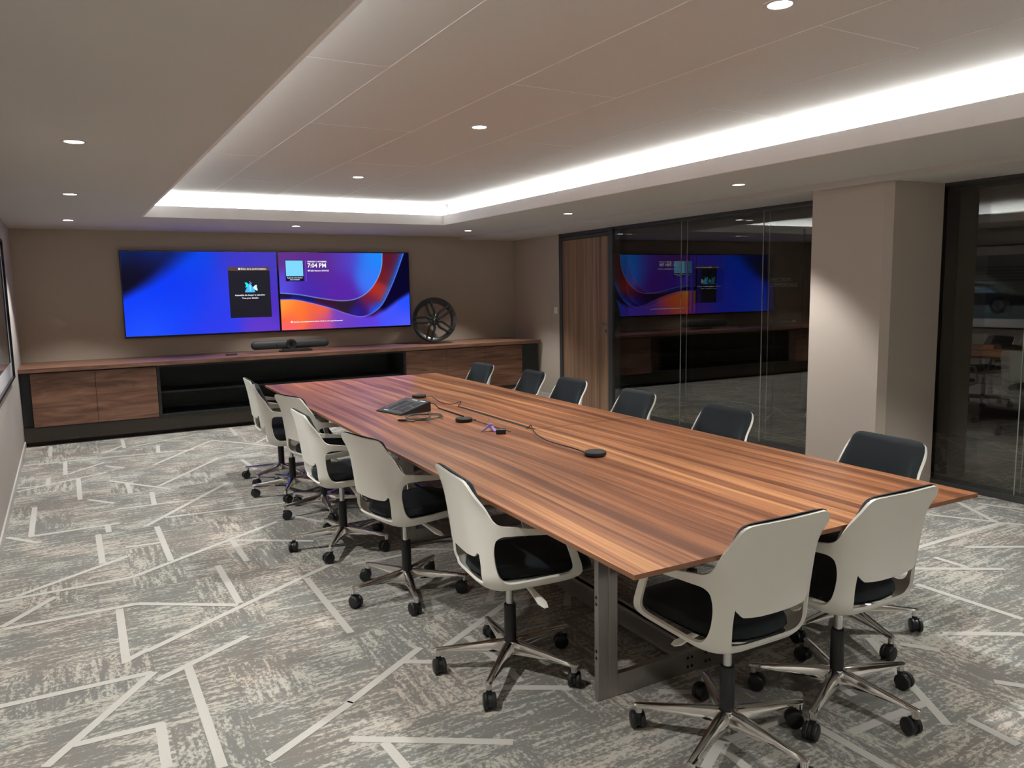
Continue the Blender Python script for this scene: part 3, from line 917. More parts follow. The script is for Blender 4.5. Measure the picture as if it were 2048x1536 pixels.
tag(mb.build('plinth', MAT['plinth']), 'dark brown plinth below the cabinets along the carpet', 'plinth')

# video bar
def video_bar():
    root = thing('video_bar', 'long charcoal video bar with a round camera on the worktop below the screens', 'video bar', (2.292, 9.16, .777))
    L, R = .455, .050
    mb = MB()
    rings = []
    prof = []
    for k in range(13):
        a = PI / 2 * (1 - k / 6)
    xs = [-L + R * (1 - math.cos(t)) for t in np.linspace(0, PI / 2, 9)]
    rs = [R * math.sin(t) for t in np.linspace(0, PI / 2, 9)]
    xs2 = xs + [-x for x in xs[::-1]]; rs2 = rs + rs[::-1]
    for x, r_ in zip(xs2, rs2):
        r_ = max(r_, .002)
        rings.append([(x, .028 * math.cos(w) * (1 if math.cos(w) < 0 else 1.4) * (r_ / R) ** .5, .088 + r_ * math.sin(w)) for w in np.linspace(0, 2 * PI, 24, endpoint=False)])
    mb.loft(rings)
    mb.build('body', MAT['gun'], root)
    q = Matrix.Rotation(PI / 2, 4, 'X'); q.translation = (0, -.02, .088)
    mb = MB(); mb.lathe([(.060, -.03), (.062, .012), (.058, .020), (.050, .022), (.047, .016)], 40, 0, q)
    c = mb.build('camera_ring', MAT['black_plastic'], root)
    mb = MB(); mb.lathe([(.0, .017), (.02, .018), (.036, .014), (.047, .012)], 32, 0, q); mb.build('lens', MAT['lens'], c)
    mb = MB(); mb.box(-.10, .22, -.05, .06, 0, .034); mb.box(-.13, .25, -.02, .06, .0, .022)
    mb.build('stand', MAT['black_plastic'], root, bevel=.006)
    q = Matrix.Rotation(PI / 2, 4, 'X'); q.translation = (.135, -.0285, .094)
    mb = MB(); mb.lathe([(.0, 0), (.004, 0)], 12, 0, q); mb.build('status_light', simple('grey_dot', (.45, .45, .45, 1)), root)
    q.translation = (-.17, -.0285, .082)
    mb = MB(); mb.lathe([(.0, 0), (.007, 0)], 12, 0, q); mb.build('sensor_eye', MAT['lens'], root)
video_bar()
root = thing('remote_control', 'small flat black remote control on the worktop left of the video bar', 'remote control', (1.603, 9.08, .777), .15)
mb = MB(); mb.box(-.062, .062, -.02, .02, 0, .016); mb.build('body', MAT['black_plastic'], root, bevel=.005)
mb = MB(); mb.cyl((.03, 0, .0158), (.03, 0, .0172), .011); 
for k in range(4): mb.cyl((-.045 + .016 * k, 0, .0158), (-.045 + .016 * k, 0, .0170), .004, n=10)
mb.build('keypad', MAT['gun'], root)

# alloy wheel
def alloy_wheel():
    R = .287
    root = thing('alloy_wheel', 'black five-spoke alloy car wheel leaning against the wall on the worktop', 'car wheel', (4.135, 9.11, .777 + .0245), math.radians(-19))
    m = Matrix.Rotation(math.radians(-8), 4, 'X') @ Matrix.Translation((0, 0, R)) @ Matrix.Rotation(PI / 2, 4, 'X')
    # local: z = outward face (towards the room), x right, y up
    mb = MB()
    mb.lathe([(R - .002, .030), (R, .022), (R - .010, .010), (R - .022, -.03), (R - .030, -.12), (R - .010, -.155), (R - .012, -.165), (R - .048, -.165),
              (R - .062, -.12), (R - .056, -.02), (R - .050, .010), (R - .022, .026)], 72, 0, m, close=True)
    mb.build('rim', MAT['wheel'], root)
    mb = MB()
    mb.lathe([(.0, -.03), (.072, -.03), (.072, -.010), (.055, .002), (.034, .004), (.034, -.002), (.0, -.002)], 40, 0, m)
    hub = mb.build('hub', MAT['wheel'], root)
    mb = MB(); mb.lathe([(.0, .0065), (.024, .0065), (.030, .003), (.032, -.002)], 32, 0, m)
    cap = mb.build('center_cap', MAT['wheel'], hub)
    for k in range(5):
        mb = MB()
        a = math.radians(72 * k + 72)
        mb.cyl(m @ Vector((.050 * math.cos(a), .050 * math.sin(a), -.008)), m @ Vector((.050 * math.cos(a), .050 * math.sin(a), .0035)), .0085, n=14)
        mb.build('bolt_hole', MAT['bezel'], hub)
    mb = MB()
    mb.prism([(-.008, -.013), (-.002, -.006), (.002, -.013), (.006, -.011), (.004, -.002), (.009, .004), (.005, .006), (.003, .013), (-.002, .010), (-.004, .003), (-.009, .002), (-.004, -.003)], .0064, .0072, 0, m)
    mb.build('cap_mark', MAT['satin'], hub)
    for k in range(5):
        a0 = math.radians(36 + 72 * k)
        ca, sa = math.cos(a0), math.sin(a0)
        mb = MB()
        for sd in (-1, 1):
            path = [(.030, .012, .000, .012), (.065, .019, .002, .0145), (.095, .034, .006, .0150), (.125, .038, .010, .0140), (.20, .034, .018, .0130), (.262, .030, .024, .0145)]
            rings = []
            for r_, off, zz, wd in path:
                c = Vector((r_ * ca - sd * off * sa, r_ * sa + sd * off * ca, zz))
                t = Vector((-sa, ca, 0))
                rings.append([m @ (c + t * wd * .95 + Vector((0, 0, -.05))), m @ (c + t * wd), m @ (c + t * wd * .45 + Vector((0, 0, .006))),
                              m @ (c - t * wd * .45 + Vector((0, 0, .006))), m @ (c - t * wd), m @ (c - t * wd * .95 + Vector((0, 0, -.05)))])
            mb.loft(rings, smooth=False)
        mb.build('spoke', MAT['wheel'], root, bevel=.002)
alloy_wheel()

# framed photograph on the left wall
def framed_photo():
    y0, y1, z0, z1 = 5.0, 7.815, .79, 1.95
    root = thing('framed_picture', 'large framed photograph with a white mat on the pale left wall', 'picture', (XL, (y0 + y1) / 2, 0))
    h = (y1 - y0) / 2
    mb = MB()
    f = .022
    mb.box(.0, .030, -h, -h + f, z0, z1); mb.box(.0, .030, h - f, h, z0, z1)
    mb.box(.0, .030, -h + f, h - f, z0, z0 + f); mb.box(.0, .030, -h + f, h - f, z1 - f, z1)
    mb.build('frame', MAT['bezel'], root, bevel=.002)
    mb = MB(); mb.box(.002, .012, -h + f, h - f, z0 + f, z1 - f); mb.build('mat_board', MAT['mat_board'], root)
    # printed street scene with a parked dark saloon, seen side on
    w_, h_ = 2 * h - 2 * f - .24, z1 - z0 - 2 * f - .24
    def fn(U, T):
        c = blob(U, T, [(.2, .1, (120, 126, 130), .3), (.8, .1, (80, 86, 92), .3), (.5, .4, (96, 104, 112), .2), (.5, .95, (84, 100, 112), .25)])
        sl = ((T * 40) % 1 < .45) & (T > .18) & (T < .42) & (U > .1) & (U < .9)
        c[sl] *= .55
        X = U * (w_ / h_); cx = w_ / h_ / 2
        body = inside(np.c_[X, T], catmull([(cx - 1.0, .80), (cx - 1.02, .66), (cx - .7, .60), (cx - .4, .45), (cx + .1, .44), (cx + .5, .58), (cx + .95, .64), (cx + 1.0, .80)]))
        c[body] = (22, 30, 44)
        win = inside(np.c_[X, T], [(cx - .58, .59), (cx - .37, .485), (cx + .08, .48), (cx + .36, .59)])
        c[win] = (100, 124, 144)
        for q in (-.62, .6):
            d = np.hypot(X - cx - q, T - .79)
            c[d < .13] = (10, 10, 12); c[d < .085] = (70, 74, 78)
        return c
    vs, fs, rgb = screen_grid(fn, w_, h_, 140, 60)
    vs = np.c_[np.zeros(len(vs)), vs[:, 0], vs[:, 2]]
    colored_mesh('photo_print', vs, fs, rgb, MAT['print'], root, (.0132, -h + f + .12, z0 + f + .12))
framed_photo()

# ================================================================== CHAIRS
CP = dict(zw=.651, s0=.055, s0t=.070, L=.269, Lt=.75, yr=.182, rec=.049)
VT, VR, RR = .810, .47, .085
def shell_point(s, v, off=0.0):
    """developed shell coordinates (s round the back, v up) -> points in chair space, pushed inwards by off"""
    s = np.asarray(s, float); v = np.asarray(v, float); off = np.broadcast_to(off, s.shape)
    z = np.maximum(v, VR)
    k = np.clip((z - CP['zw']) / (VT - CP['zw']), 0, 1)
    k = k ** 3.2
    s0 = CP['s0'] * (1 - k) + CP['s0t'] * k
    L = CP['L'] * (1 - k) + CP['Lt'] * k
    a = np.abs(s); n = 48
    ss = (np.arange(n) + .5)[None, :] / n * a[:, None]
    th = sstep(0, 1, (ss - s0[:, None]) / L[:, None]) * (PI / 2)
    x = np.cos(th).sum(1) * a / n
    y = np.sin(th).sum(1) * a / n
    te = sstep(0, 1, (a - s0) / L) * (PI / 2)
    t = np.clip((z - .46) / (VT - .46), 0, 1.2)
    y = y - CP['yr'] - CP['rec'] * t ** 1.3
    phi = np.clip((VR - v) / RR, 0, 1.45)
    inw = RR * (1 - np.cos(phi)) + off * np.cos(phi)
    zz = np.where(v >= VR, v, VR - RR * np.sin(phi)) + off * np.sin(phi)
    x = x - np.sin(te) * inw
    y = y + np.cos(te) * inw
    return np.stack([np.sign(s) * x, y, zz], -1)

def polysdf(P, poly):
    d = poly_dist(P, poly, True)
    return np.where(inside(P, poly), d, -d)
def round_poly(pts, k=5, iters=2):
    p = [np.array(q, float) for q in pts]
    for _ in range(iters):
        o = []
        for i in range(len(p)):
            a, b = p[i], p[(i + 1) % len(p)]
            o += [a * .75 + b * .25, a * .25 + b * .75]
        p = o
    return np.array(p)

def clip_grid(sdf, x0, x1, y0, y1, h):
    """2-D mesh of the region sdf > 0 with smooth borders; returns points and polygons"""
    nx, ny = int(math.ceil((x1 - x0) / h)), int(math.ceil((y1 - y0) / h))
    gx = x0 + np.arange(nx + 1) * h; gy = y0 + np.arange(ny + 1) * h
    X, Y = np.meshgrid(gx, gy)
    F = sdf(np.c_[X.ravel(), Y.ravel()]).reshape(X.shape)
    F = np.where(np.abs(F) < h * .06, np.where(F < 0, -h * .06, h * .06), F)
    pts, key = [], {}
    def vert(kk, p):
        if kk not in key:
            key[kk] = len(pts); pts.append(p)
        return key[kk]
    polys = []
    for j in range(ny):
        for i in range(nx):
            cs = [(i, j), (i + 1, j), (i + 1, j + 1), (i, j + 1)]
            fv = [F[b, a] for a, b in cs]
            if max(fv) <= 0: continue
            poly = []
            for q in range(4):
                (a, b), (c, d) = cs[q], cs[(q + 1) % 4]
                fa, fb = fv[q], fv[(q + 1) % 4]
                if fa > 0: poly.append(vert((a, b), (gx[a], gy[b])))
                if (fa > 0) != (fb > 0):
                    t = fa / (fa - fb)
                    kk = ((a, b), (c, d)) if (a, b) < (c, d) else ((c, d), (a, b))
                    poly.append(vert(kk, (gx[a] + t * (gx[c] - gx[a]), gy[b] + t * (gy[d] - gy[b]))))
            if len(poly) >= 3: polys.append(poly)
    return np.array(pts), polys

def mirror_outline(half):
    """half outline for s >= 0, from the top centre round to the bottom centre -> full outline"""
    return half + [(-a, b) for a, b in half[::-1] if a > 1e-6]

OUT = mirror_outline([(0, .806), (.08, .8075), (.125, .8085), (.148, .8075), (.163, .803), (.174, .794), (.182, .780), (.189, .762), (.200, .730), (.212, .690), (.222, .665), (.233, .652), (.248, .6455), (.285, .640),
                      (.385, .620), (.450, .611), (.480, .606), (.496, .595), (.506, .575), (.524, .515), (.541, .455), (.546, .436), (.541, .418), (.520, .400), (.46, .380), (.40, .368), (0, .366)])
HOLE = round_poly([(.228, .609), (.30, .607), (.40, .596), (.463, .592), (.481, .570), (.503, .480), (.508, .447), (.490, .432), (.40, .430), (.30, .428), (.245, .428), (.218, .455), (.208, .50), (.209, .56)], iters=2)
SLOT = [(.149, .549), (.151, .50), (.150, .425), (.140, .420), (0, .418), (-.140, .420), (-.150, .425), (-.151, .50), (-.149, .549), (-.126, .522), (-.06, .515), (0, .513), (.06, .515), (.126, .522)]
def sdf_shell(P):
    Q = np.c_[np.abs(P[:, 0]), P[:, 1]]
    return np.minimum(np.minimum(polysdf(P, OUT), -polysdf(Q, HOLE)), -polysdf(P, SLOT))
PADO = mirror_outline([(0, .8135), (.10, .814), (.128, .8135), (.148, .812), (.163, .8065), (.1735, .796), (.180, .780), (.186, .760), (.195, .728), (.207, .688), (.217, .660), (.222, .635), (.222, .600), (.205, .56), (.165, .540), (.135, .528), (.06, .521), (0, .519)])
def sdf_pad(P): return polysdf(P, PADO)
SEATO = mirror_outline([(0, -.158), (.07, -.152), (.125, -.125), (.158, -.080), (.172, .0), (.176, .10), (.176, .20), (.168, .255), (.14, .283), (.08, .292), (0, .295)])
SEATO = [(a, b) for a, b in SEATO]

def surf_obj(name, pts, polys, mats, parent, smooth=True):
    mb = MB(); mb.add(pts, polys, 0, smooth)
    return mb.build(name, mats, parent, sharp=180)

def make_chair():
    root = thing('conference_chair', '', 'chair', group='white shell conference chairs around the table')
    # one-piece moulded shell: back, arm loops and seat bowl
    p, fc = clip_grid(sdf_shell, -.556, .556, .360, .816, .0085)
    o = surf_obj('shell', shell_point(p[:, 0], p[:, 1]), fc, MAT['shell'], root)
    # normals must look outwards
    me = o.data
    c = sum((pl.normal.dot(Vector((pl.center.x, pl.center.y, 0))) for pl in me.polygons))
    if c < 0: me.flip_normals()
    so = o.modifiers.new('thick', 'SOLIDIFY'); so.thickness = .0095; so.offset = 0.0; so.use_even_offset = True
    bake(o, 50)
    # back upholstery
    p, fc = clip_grid(sdf_pad, -.24, .24, .505, .820, .0085)
    d = np.maximum(sdf_pad(p), 0)
    off = .003 + .026 * np.sqrt(np.clip(1 - (1 - np.clip(d / .020, 0, 1)) ** 2, 0, 1)) + .006 * sstep(0, .10, d)
    q = shell_point(p[:, 0], p[:, 1], off)
    surf_obj('back_pad', q, fc, MAT['fabric'], root)
    # seat cushion
    sd = lambda P: polysdf(P, SEATO)
    p, fc = clip_grid(sd, -.185, .185, -.165, .302, .011)
    d = np.maximum(sd(p), 0)
    r = np.sqrt(np.clip(1 - (1 - np.clip(d / .026, 0, 1)) ** 2, 0, 1))
    zt = .432 + .034 * r + .006 * sstep(0, .12, d) - .012 * sstep(.18, .30, p[:, 1])
    top = np.c_[p, zt]
    mb = MB(); mb.add(top, fc, 0, True)
    zb = .428 - .012 * r - .010 * sstep(.18, .30, p[:, 1])
    mb.add(np.c_[p, zb], [f[::-1] for f in fc], 0, True)
    mb.build('seat_pad', MAT['fabric'], root, sharp=180)
    # pan under the cushion, with its pointed front lip
    PANO = mirror_outline([(0, -.125), (.07, -.118), (.112, -.09), (.14, -.05), (.150, .0), (.156, .10), (.160, .20), (.168, .255), (.15, .292), (.08, .305), (0, .308)])
    sd2 = lambda P: polysdf(P, PANO)
    p, fc = clip_grid(sd2, -.178, .178, -.135, .315, .012)
    d = np.maximum(sd2(p), 0)
    fr = sstep(.15, .31, p[:, 1])
    mb = MB(); mb.add(np.c_[p, .4215 - .006 * fr + 0 * d], fc, 0, True)
    mb.add(np.c_[p, .4185 - .006 * fr - .026 * sstep(0, .05, d) * (1 - .5 * fr)], [f[::-1] for f in fc], 0, True)
    mb.build('seat_pan', MAT['shell'], root, sharp=60)
    # tilt mechanism and its two levers
    mb = MB()
    rings = []
    for z, a, b in ((.400, .085, .115), (.385, .080, .105), (.368, .055, .075), (.360, .032, .036)):
        rings.append([(a * math.cos(w), .02 + b * math.sin(w) if z > .37 else b * math.sin(w) + .004, z) for w in np.linspace(0, 2 * PI, 24, endpoint=False)])
    mb.loft(rings)
    mb.build('mechanism_cover', MAT['shell'], root, sharp=60)
    for sx, yy in ((1, .03), (-1, .05)):
        mb = MB()
        rings = []
        for t, w_, hh in ((.05, .008, .007), (.15, .010, .007), (.19, .013, .006), (.23, .017, .004), (.262, .008, .002)):
            t = t if sx > 0 else .05 + (t - .05) * .62
            x = sx * t; z = .385 - .16 * t
            rings.append([(x, yy + w_ * c1_, z + hh * c2_) for c1_, c2_ in ((-1, -.6), (1, -.6), (1, .6), (.4, 1), (-.4, 1), (-1, .6))])
        mb.loft(rings, smooth=False)
        mb.build('lever', MAT['shell'], root)
    mb = MB(); mb.cyl((0, 0, .255), (0, 0, .37), .0145, n=20); mb.build('gas_lift', MAT['satin'], root)
    mb = MB(); mb.lathe([(.020, .118), (.0235, .13), (.0235, .262), (.021, .266), (.0145, .268)], 24); mb.build('lift_sleeve', MAT['black_plastic'], root)
    # five-star base
    mb = MB(); mb.lathe([(.012, .066), (.028, .068), (.036, .085), (.036, .112), (.030, .121), (.020, .122)], 28)
    mb.build('hub', MAT['chrome'], root)
    leg = None
    for k in range(5):
        if leg is None:
            mb = MB()
            rings = []
            for r_, wd, zt_, zb_ in ((.018, .0235, .123, .068), (.05, .0255, .1215, .072), (.09, .0225, .117, .076), (.16, .0178, .109, .081), (.24, .0140, .1, .0835), (.284, .0125, .0955, .083), (.295, .0085, .093, .084)):
                hh = zt_ - zb_
                rings.append([(r_, wd, zb_ + hh * .12), (r_, wd * 1.0, zb_ + hh * .42), (r_, wd * .62, zt_ - hh * .10), (r_, wd * .22, zt_), (r_, -wd * .22, zt_), (r_, -wd * .62, zt_ - hh * .10),
                              (r_, -wd * 1.0, zb_ + hh * .42), (r_, -wd, zb_ + hh * .12), (r_, -wd * .6, zb_), (r_, wd * .6, zb_)])
            mb.loft(rings)
            mb.cyl((.281, 0, .064), (.281, 0, .088), .0118, n=16)
            leg = mb.build('leg', MAT['chrome'], root, sharp=35)
            mb = MB()
            q = Matrix.Rotation(PI / 2, 4, 'X')
            for sgn in (-1, 1):
                q.translation = (.016, sgn * .0145, .029)
                mb.lathe([(.0, -.0095), (.020, -.0095), (.027, -.007), (.029, -.004), (.029, .004), (.027, .007), (.020, .0095), (.0, .0095)], 28, 0, q)
            q.translation = (.016, 0, .029)
            mb.lathe([(.024, -.006), (.024, .006)], 20, 0, q)
            mb.box(-.006, .018, -.006, .006, .026, .058)
            mb.cyl((0, 0, .046), (0, 0, .068), .0105, n=16)
            cs = mb.build('caster', MAT['black_plastic'], leg, sharp=30)
            cs.location = (.281, 0, 0)
        else:
            leg2 = leg.copy(); COL.objects.link(leg2); leg2.parent = root
            c2 = leg.children[0].copy(); COL.objects.link(c2); c2.parent = leg2
    return root

CH = [  # x, y, yaw, base phase in the room (deg), label
    (1.400, 2.467, -1.689, 8, 'white shell chair at the near left of the table, beside the steel table leg'),
    (1.352, 3.393, -1.375, 40, 'white shell chair on the left side, second from the near table corner'),
    (1.311, 4.253, -1.595, 22, 'white shell chair on the left side, third from the near table corner'),
    (1.422, 5.014, -1.321, 46, 'white shell chair on the left side, fourth from the near table corner'),
    (1.368, 5.613, -1.749, 29, 'white shell chair on the left side, last but one before the shelf unit'),
    (1.411, 6.126, -1.614, 2, 'white shell chair on the left side closest to the black shelf unit'),
    (1.741, 1.672, -.033, -12, 'white shell chair at the near table end, left half, seen from behind'),
    (2.262, 1.658, -.022, -13, 'white shell chair at the near table end, right half, seen from behind'),
    (2.790, 2.010, 1.505, -36, 'white shell chair with its dark pad facing us in front of the pillar'),
    (2.831, 2.961, 1.569, 10, 'white shell chair with dark pad towards us before the glass, nearest to the pillar'),
    (2.892, 3.793, 1.496, 30, 'white shell chair with dark pad towards us before the glass, nearest to the door'),
    (2.936, 4.578, 1.553, 5, 'white shell chair with its dark pad facing us in front of the wooden door'),
    (3.007, 5.226, 1.492, 50, 'white shell chair with dark pad towards us before the dark cabinet end'),
    (2.975, 6.015, 1.598, 20, 'white shell chair with dark pad towards us before the walnut cabinet doors'),
]
proto = make_chair()
for i, (x, y, yaw, ph, lab) in enumerate(CH):
    o = proto if i == 0 else copy_tree(proto)
    o.location = (x, y, 0.0015)
    o.rotation_euler = (0, 0, yaw)
    o['label'] = lab
    legs = [c for c in o.children if c.name.split('.')[0] == 'leg']
    for k, lg in enumerate(legs):
        lg.rotation_euler = (0, 0, math.radians(ph + 72 * k) - yaw)
        lg.children[0].rotation_euler = (0, 0, random.uniform(-PI, PI) if i != 0 else (2.6, -1.0, 1.9, .4, 2.0)[k])

# ================================================================== TABLE
TC, TR = Vector((2.093, 3.996, 0)), math.radians(-1.62)
TH, TT = .71, .0145
KT = 1.0133
def cellgrid(mb, xs, ys, skip, z0, z1):
    """solid slab made of cells with holes left out, outer and inner sides closed"""
    nx, ny = len(xs), len(ys)
    def vid(i, j, t): return (t * ny + j) * nx + i
    vs = [(x, y, z) for z in (z0, z1) for y in ys for x in xs]
    full = [[(i, j) not in skip for j in range(ny - 1)] for i in range(nx - 1)]
    fs = []
    ok = lambda i, j: 0 <= i < nx - 1 and 0 <= j < ny - 1 and full[i][j]
    for i in range(nx - 1):
        for j in range(ny - 1):
            if not full[i][j]: continue
            fs.append((vid(i, j, 1), vid(i + 1, j, 1), vid(i + 1, j + 1, 1), vid(i, j + 1, 1)))
            fs.append((vid(i, j, 0), vid(i, j + 1, 0), vid(i + 1, j + 1, 0), vid(i + 1, j, 0)))
            if not ok(i, j - 1): fs.append((vid(i, j, 0), vid(i + 1, j, 0), vid(i + 1, j, 1), vid(i, j, 1)))
            if not ok(i, j + 1): fs.append((vid(i + 1, j + 1, 0), vid(i, j + 1, 0), vid(i, j + 1, 1), vid(i + 1, j + 1, 1)))
            if not ok(i - 1, j): fs.append((vid(i, j + 1, 0), vid(i, j, 0), vid(i, j, 1), vid(i, j + 1, 1)))
            if not ok(i + 1, j): fs.append((vid(i + 1, j, 0), vid(i + 1, j + 1, 0), vid(i + 1, j + 1, 1), vid(i + 1, j, 1)))
    top = [f for f in fs if len({v // (nx * ny) for v in f}) == 1]
    side = [f for f in fs if len({v // (nx * ny) for v in f}) == 2]
    mb.add(vs, top, 0)
    mb.add(vs, side, 1)
def table():
    root = thing('conference_table', 'long walnut conference table with steel frame legs in the middle of the room', 'table', TC, TR)
    HX, HY = .769, 2.481
    sy = -.493                       # joint between the two tops
    z0, z1 = TH - TT, TH
    fx0, fx1 = -.058, .062           # cable flap
    ga, gb = .016, .032              # open slots along both sides of the flap
    fe = .490
    mb = MB(); cellgrid(mb, [-HX, fx0 - ga, HX], [-HY, sy - .0025, HY], {(1, 1)}, z0, z1)
    mb.build('tabletop', [MAT['walnut_top'], MAT['walnut_edge']], root)
    mb = MB(); cellgrid(mb, [fx0 - ga + .0012, fx1 + gb, HX], [sy + .0025, fe, HY], {(0, 0)}, z0, z1)
    mb.build('tabletop', [MAT['walnut_top'], MAT['walnut_edge']], root)
    mb = MB(); mb.box(fx0, fx1, sy - .0020, fe - .0012, z0, z1 - .0003)
    mb.build('cable_flap', MAT['walnut_top'], root)
    for a, b in ((fx0 - ga + .0014, fx0 - .0002), (fx1 + .0002, fx1 + gb - .0002)):
        mb = MB(); mb.box(a, b, sy + .003, fe - .001, z0, z1 - .0018)
        mb.build('slot_dark_fill', MAT['black_plastic'], root)  # black fill puts the dark of the open slots into solid strips
    mb = MB(); mb.box(fx1 + gb + .001, HX - .002, sy - .0023, sy + .0023, z0, z1 - .0025); mb.build('joint_strip', MAT['black_plastic'], root)
    mb = MB(); mb.box(fx0 - .03, fx1 + .03, sy - .01, fe + .02, z0 - .10, z0 - .085)
    for a, b in ((fx0 - .03, fx0 - .02), (fx1 + .02, fx1 + .03)): mb.box(a, b, sy - .01, fe + .02, z0 - .085, z0 - .0005)
    mb.build('cable_tray', MAT['black_plastic'], root)
    # frames: closed loops of flat steel channel
    def frame(yc):
        X0, X1, W, T = -.496, .440, .084, .024
        mb = MB()
        for xa, xb in ((X0, X0 + W), (X1 - W, X1)):
            mb.box(xa, xb, yc - T / 2, yc + T / 2, 0, z0 - .0006)
            mb.box(xa + W * .52, xa + W * .86, yc - T / 2 - .005, yc - T / 2, .085, z0 - .02)
        mb.box(X0 + W, X1 - W, yc - T / 2, yc + T / 2, .001, .084)
        mb.box(X0 + W, X1 - W, yc - T / 2, yc + T / 2, z0 - .075, z0 - .0006)
        f = mb.build('leg_frame', MAT['steel'], root, bevel=.0015)
        mb = MB()
        for xa, sg in ((X0, -1), (X1, 1)):
            for z in (.16, .185, .36, .385, .54, .565):
                mb.cyl((xa, yc, z), (xa + sg * .0006, yc, z), .0062, n=14)
        for xx in (-.083, -.063, .007, .027):
            for z in (.025, .06):
                mb.cyl((xx, yc - T / 2, z), (xx, yc - T / 2 - .0006, z), .006, n=12)
        mb.build('bolt_hole', MAT['bezel'], f)
    for yc in (-1.908, .067, 1.877): frame(yc)
    for a, b in ((-1.896, .055), (.079, 1.865)):
        mb = MB(); mb.box(-.040, -.016, a, b, .004, .084); mb.box(-.058, .002, a, b, .004, .012); mb.box(-.058, .002, a, b, .076, .084)
        mb.build('floor_beam', MAT['steel'], root, bevel=.001)
        mb = MB(); mb.box(-.30, -.27, a, b, z0 - .05, z0 - .001); mb.box(.27, .30, a, b, z0 - .05, z0 - .001)
        mb.build('top_rail', MAT['steel'], root)
table()

# ================================================================== ON THE TABLE
zt = TH + .0002
def mic(x, y, label):
    root = thing('microphone_pod', label, 'microphone', (x, y, zt), 0, 'table microphones')
    mb = MB(); mb.lathe([(.0, .0), (.040, .0), (.046, .002), (.049, .006)], 40); mb.lathe([(.049, .006), (.0505, .012), (.049, .018)], 40)
    mb.build('base', MAT['black_plastic'], root)
    mb = MB(); mb.lathe([(.049, .018), (.046, .0215), (.035, .023), (.0, .0235)], 40); mb.build('top', MAT['mic'], root)
    return root
mic(2.143, 5.030, 'dark round microphone puck on the table furthest away, behind the touch panel')
mic(1.956, 3.943, 'dark round microphone puck on the table between the touch panel and the small black box')
mic(2.036, 2.775, 'dark round microphone puck on the table nearest to us, in front of the table joint')
def cable(pts, r, label, mat='cable', k=10):
    mb = MB(); mb.tube(catmull(pts, k), r, 8)
    return tag(mb.build('cable', MAT[mat]), label, 'cable')
zc = zt + .003
cable([(2.18, 4.998, zc + .004), (2.205, 4.965, zc + .010), (2.195, 4.87, zc + .004), (2.17, 4.74, zc), (2.165, 4.63, zc), (2.19, 4.575, zc + .002), (2.232, 4.573, zc + .010), (2.246, 4.562, zc + .016), (2.215, 4.52, zc + .008), (2.190, 4.49, zc + .0), (2.183, 4.47, zc - .0004)], .0024,
      'thin black cable running from the furthest microphone puck to the table slot')
cable([(2.020, 2.822, zc + .003), (2.008, 2.90, zc + .012), (1.998, 3.02, zc + .014), (2.010, 3.15, zc + .012), (2.055, 3.32, zc + .014), (2.103, 3.43, zc + .022), (2.118, 3.465, zc + .028), (2.130, 3.495, zc + .020), (2.136, 3.525, zc + .004), (2.138, 3.55, zc - .0004)], .0030,
      'black cable curving from the nearest microphone puck to the table slot')
cable([(2.004, 3.956, zc + .003), (2.014, 3.952, zc + .001), (2.024, 3.946, zc), (2.031, 3.935, zc - .0004)], .0024, 'short cable stub from the middle microphone puck into the table slot')

def touch_panel():
    # wedge shaped controller
    a = Vector((1.664, 4.193)); b = Vector((1.913, 4.713))
    root = thing('touch_controller', 'black wedge touch panel with glossy screen lying on the table', 'touch controller', (1.79 * KT, 4.455 * KT, zt), math.radians(-78 + 90))
    # local: u across the low front edge, wedge rises along +x
    mb = MB()
    W, D = .137, .116
    prof = [(-D, .006), (D * .96, .064), (D, .060), (D, .004), (D * .97, 0), (-D, 0)]
    vs = [(x, y, z) for y in (-W, W) for x, z in prof]
    n = len(prof)
    fs = [list(range(n))[::-1], list(range(n, 2 * n))] + [(i, (i + 1) % n, n + (i + 1) % n, n + i) for i in range(n)]
    mb.add(vs, fs); mb.build('body', MAT['black_plastic'], root, bevel=.003)
    sl = (.064 - .006) / (D * 1.96)
    def surf(u0, u1, v0, v1, e, name, mat, par):
        mb = MB()
        P = lambda u, v: (-D + u * D * 1.96, -W + v * 2 * W, .006 + u * D * 1.96 * sl + e)
        mb.quad(P(u0, v0), P(u1, v0), P(u1, v1), P(u0, v1))
        return mb.build(name, mat, par)
    gl = simple('touch_glass', (.012, .013, .016, 1), .26, spec=.12, var=.02)
    s = surf(.05, .96, .035, .965, .0012, 'touch_screen', gl, root)
    ic = emit('screen_tile', (.05, .055, .075, 1), .5); br = emit('screen_bar', (.8, .88, 1, 1), .9)
    for v0 in (.10, .36, .62):
        surf(.18, .50, v0, v0 + .20, .0017, 'screen_tile', ic, s)
        surf(.55, .80, v0, v0 + .20, .0017, 'screen_tile', ic, s)
    surf(.90, .94, .10, .30, .0017, 'screen_bar', br, s); surf(.90, .94, .42, .62, .0017, 'screen_bar', br, s)
    surf(.10, .13, .62, .80, .0017, 'screen_bar', br, s)
    return root
touch_panel()
cable([(1.952, 4.475, zc + .014), (1.968, 4.478, zc + .030), (1.990, 4.478, zc + .038), (2.015, 4.472, zc + .026), (2.036, 4.462, zc + .004), (2.0435, 4.43, zc - .0004), (2.041, 4.33, zc - .0004), (2.033, 4.10, zc - .0004)], .0030,
      'black cable from the touch panel into the near side of the table slot')
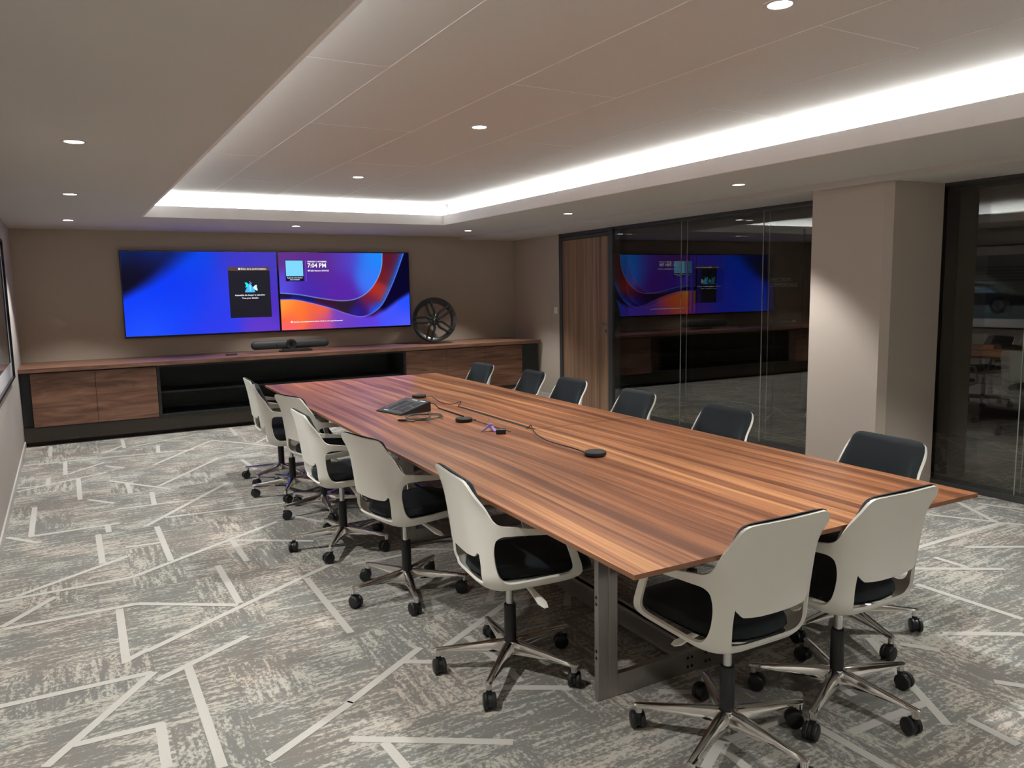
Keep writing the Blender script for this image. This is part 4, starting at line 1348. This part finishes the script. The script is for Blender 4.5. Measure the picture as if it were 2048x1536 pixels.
# loose coil beside the panel
pts = [(1.645, 4.085, zc + .006), (1.68, 4.045, zc + .002)]
for k in range(26):
    a = -2.3 + k * (2 * PI * 2.1 / 25)
    rr = .098 + .010 * math.sin(k * 1.7)
    pts.append((1.765 + rr * 1.10 * math.cos(a), 4.09 + rr * .95 * math.sin(a), zc + .003 + .0045 * (k / 10) + .006 * (1 + math.sin(a * .5 + 1))))
pts.append((1.86, 4.20, zc + .006)); pts.append((1.875, 4.27, zc + .006))
mb = MB(); mb.tube(catmull([(a * KT, b * KT, c) for a, b, c in pts], 6), .0034, 8)
coil = tag(mb.build('coiled_cable', MAT['gcable']), 'loosely coiled grey cable with a plug in front of the touch panel', 'cable')
mb = MB(); mb.tube([(a * KT, b * KT, zc + .006) for a, b in ((1.615, 4.112), (1.622, 4.106), (1.645, 4.085), (1.658, 4.073))], [.0035, .0065, .0065, .004], 10); mb.build('plug', MAT['black_plastic'], coil)
mb = MB(); mb.box(-.006, .006, -.0022, .0022, -.0012, .0012); pt = mb.build('plug_tip', MAT['satin'], coil); pt.location = (1.610 * KT, 4.117 * KT, zc + .006); pt.rotation_euler = (0, 0, 2.4)

# small black box and lilac tripod piece
root = thing('wireless_dongle', 'small black rectangular box beside the lilac piece on the table', 'box', (1.946, 3.488, zt), math.radians(-32))
mb = MB(); mb.prism([(-.026, -.018), (.026, -.018), (.026, .018), (-.012, .018), (-.026, .010)], 0, .026); mb.build('body', MAT['black_plastic'], root, bevel=.004)
mb = MB(); mb.lathe([(.0, .0266), (.006, .0266)], 16); mb.build('top_mark', simple('grey_mark', (.5, .5, .5, 1)), root)
root = thing('lilac_stand', 'small lilac plastic tripod piece on the table beside the black box', 'stand', (1.938, 3.590, zt), math.radians(20))
mb = MB()
for k in range(3):
    a = 2 * PI * k / 3 + .3
    c, s_ = math.cos(a), math.sin(a)
    rings = []
    for r_, w_, z_, t_ in ((.0, .015, .036, .012), (.015, .013, .024, .011), (.032, .010, .011, .008), (.047, .010, .005, .006)):
        rings.append([(r_ * c - w_ * s_, r_ * s_ + w_ * c, z_ - t_ * .5), (r_ * c + w_ * s_, r_ * s_ - w_ * c, z_ - t_ * .5), (r_ * c + w_ * s_ * .7, r_ * s_ - w_ * c * .7, z_ + t_ * .5), (r_ * c - w_ * s_ * .7, r_ * s_ + w_ * c * .7, z_ + t_ * .5)])
    mb.loft(rings)
mb.lathe([(.012, .024), (.014, .038), (.008, .045)], 16)
mb.build('tripod', MAT['lilac'], root)
mb = MB(); mb.tube([(0, 0, .042), (.004, .006, .054), (.003, .012, .062), (-.004, .010, .064), (-.006, .004, .056)], .0015, 6); mb.build('key_ring', MAT['satin'], root)

# purge helper meshes left over from lettering
for me in list(bpy.data.meshes):
    if me.users == 0: bpy.data.meshes.remove(me)
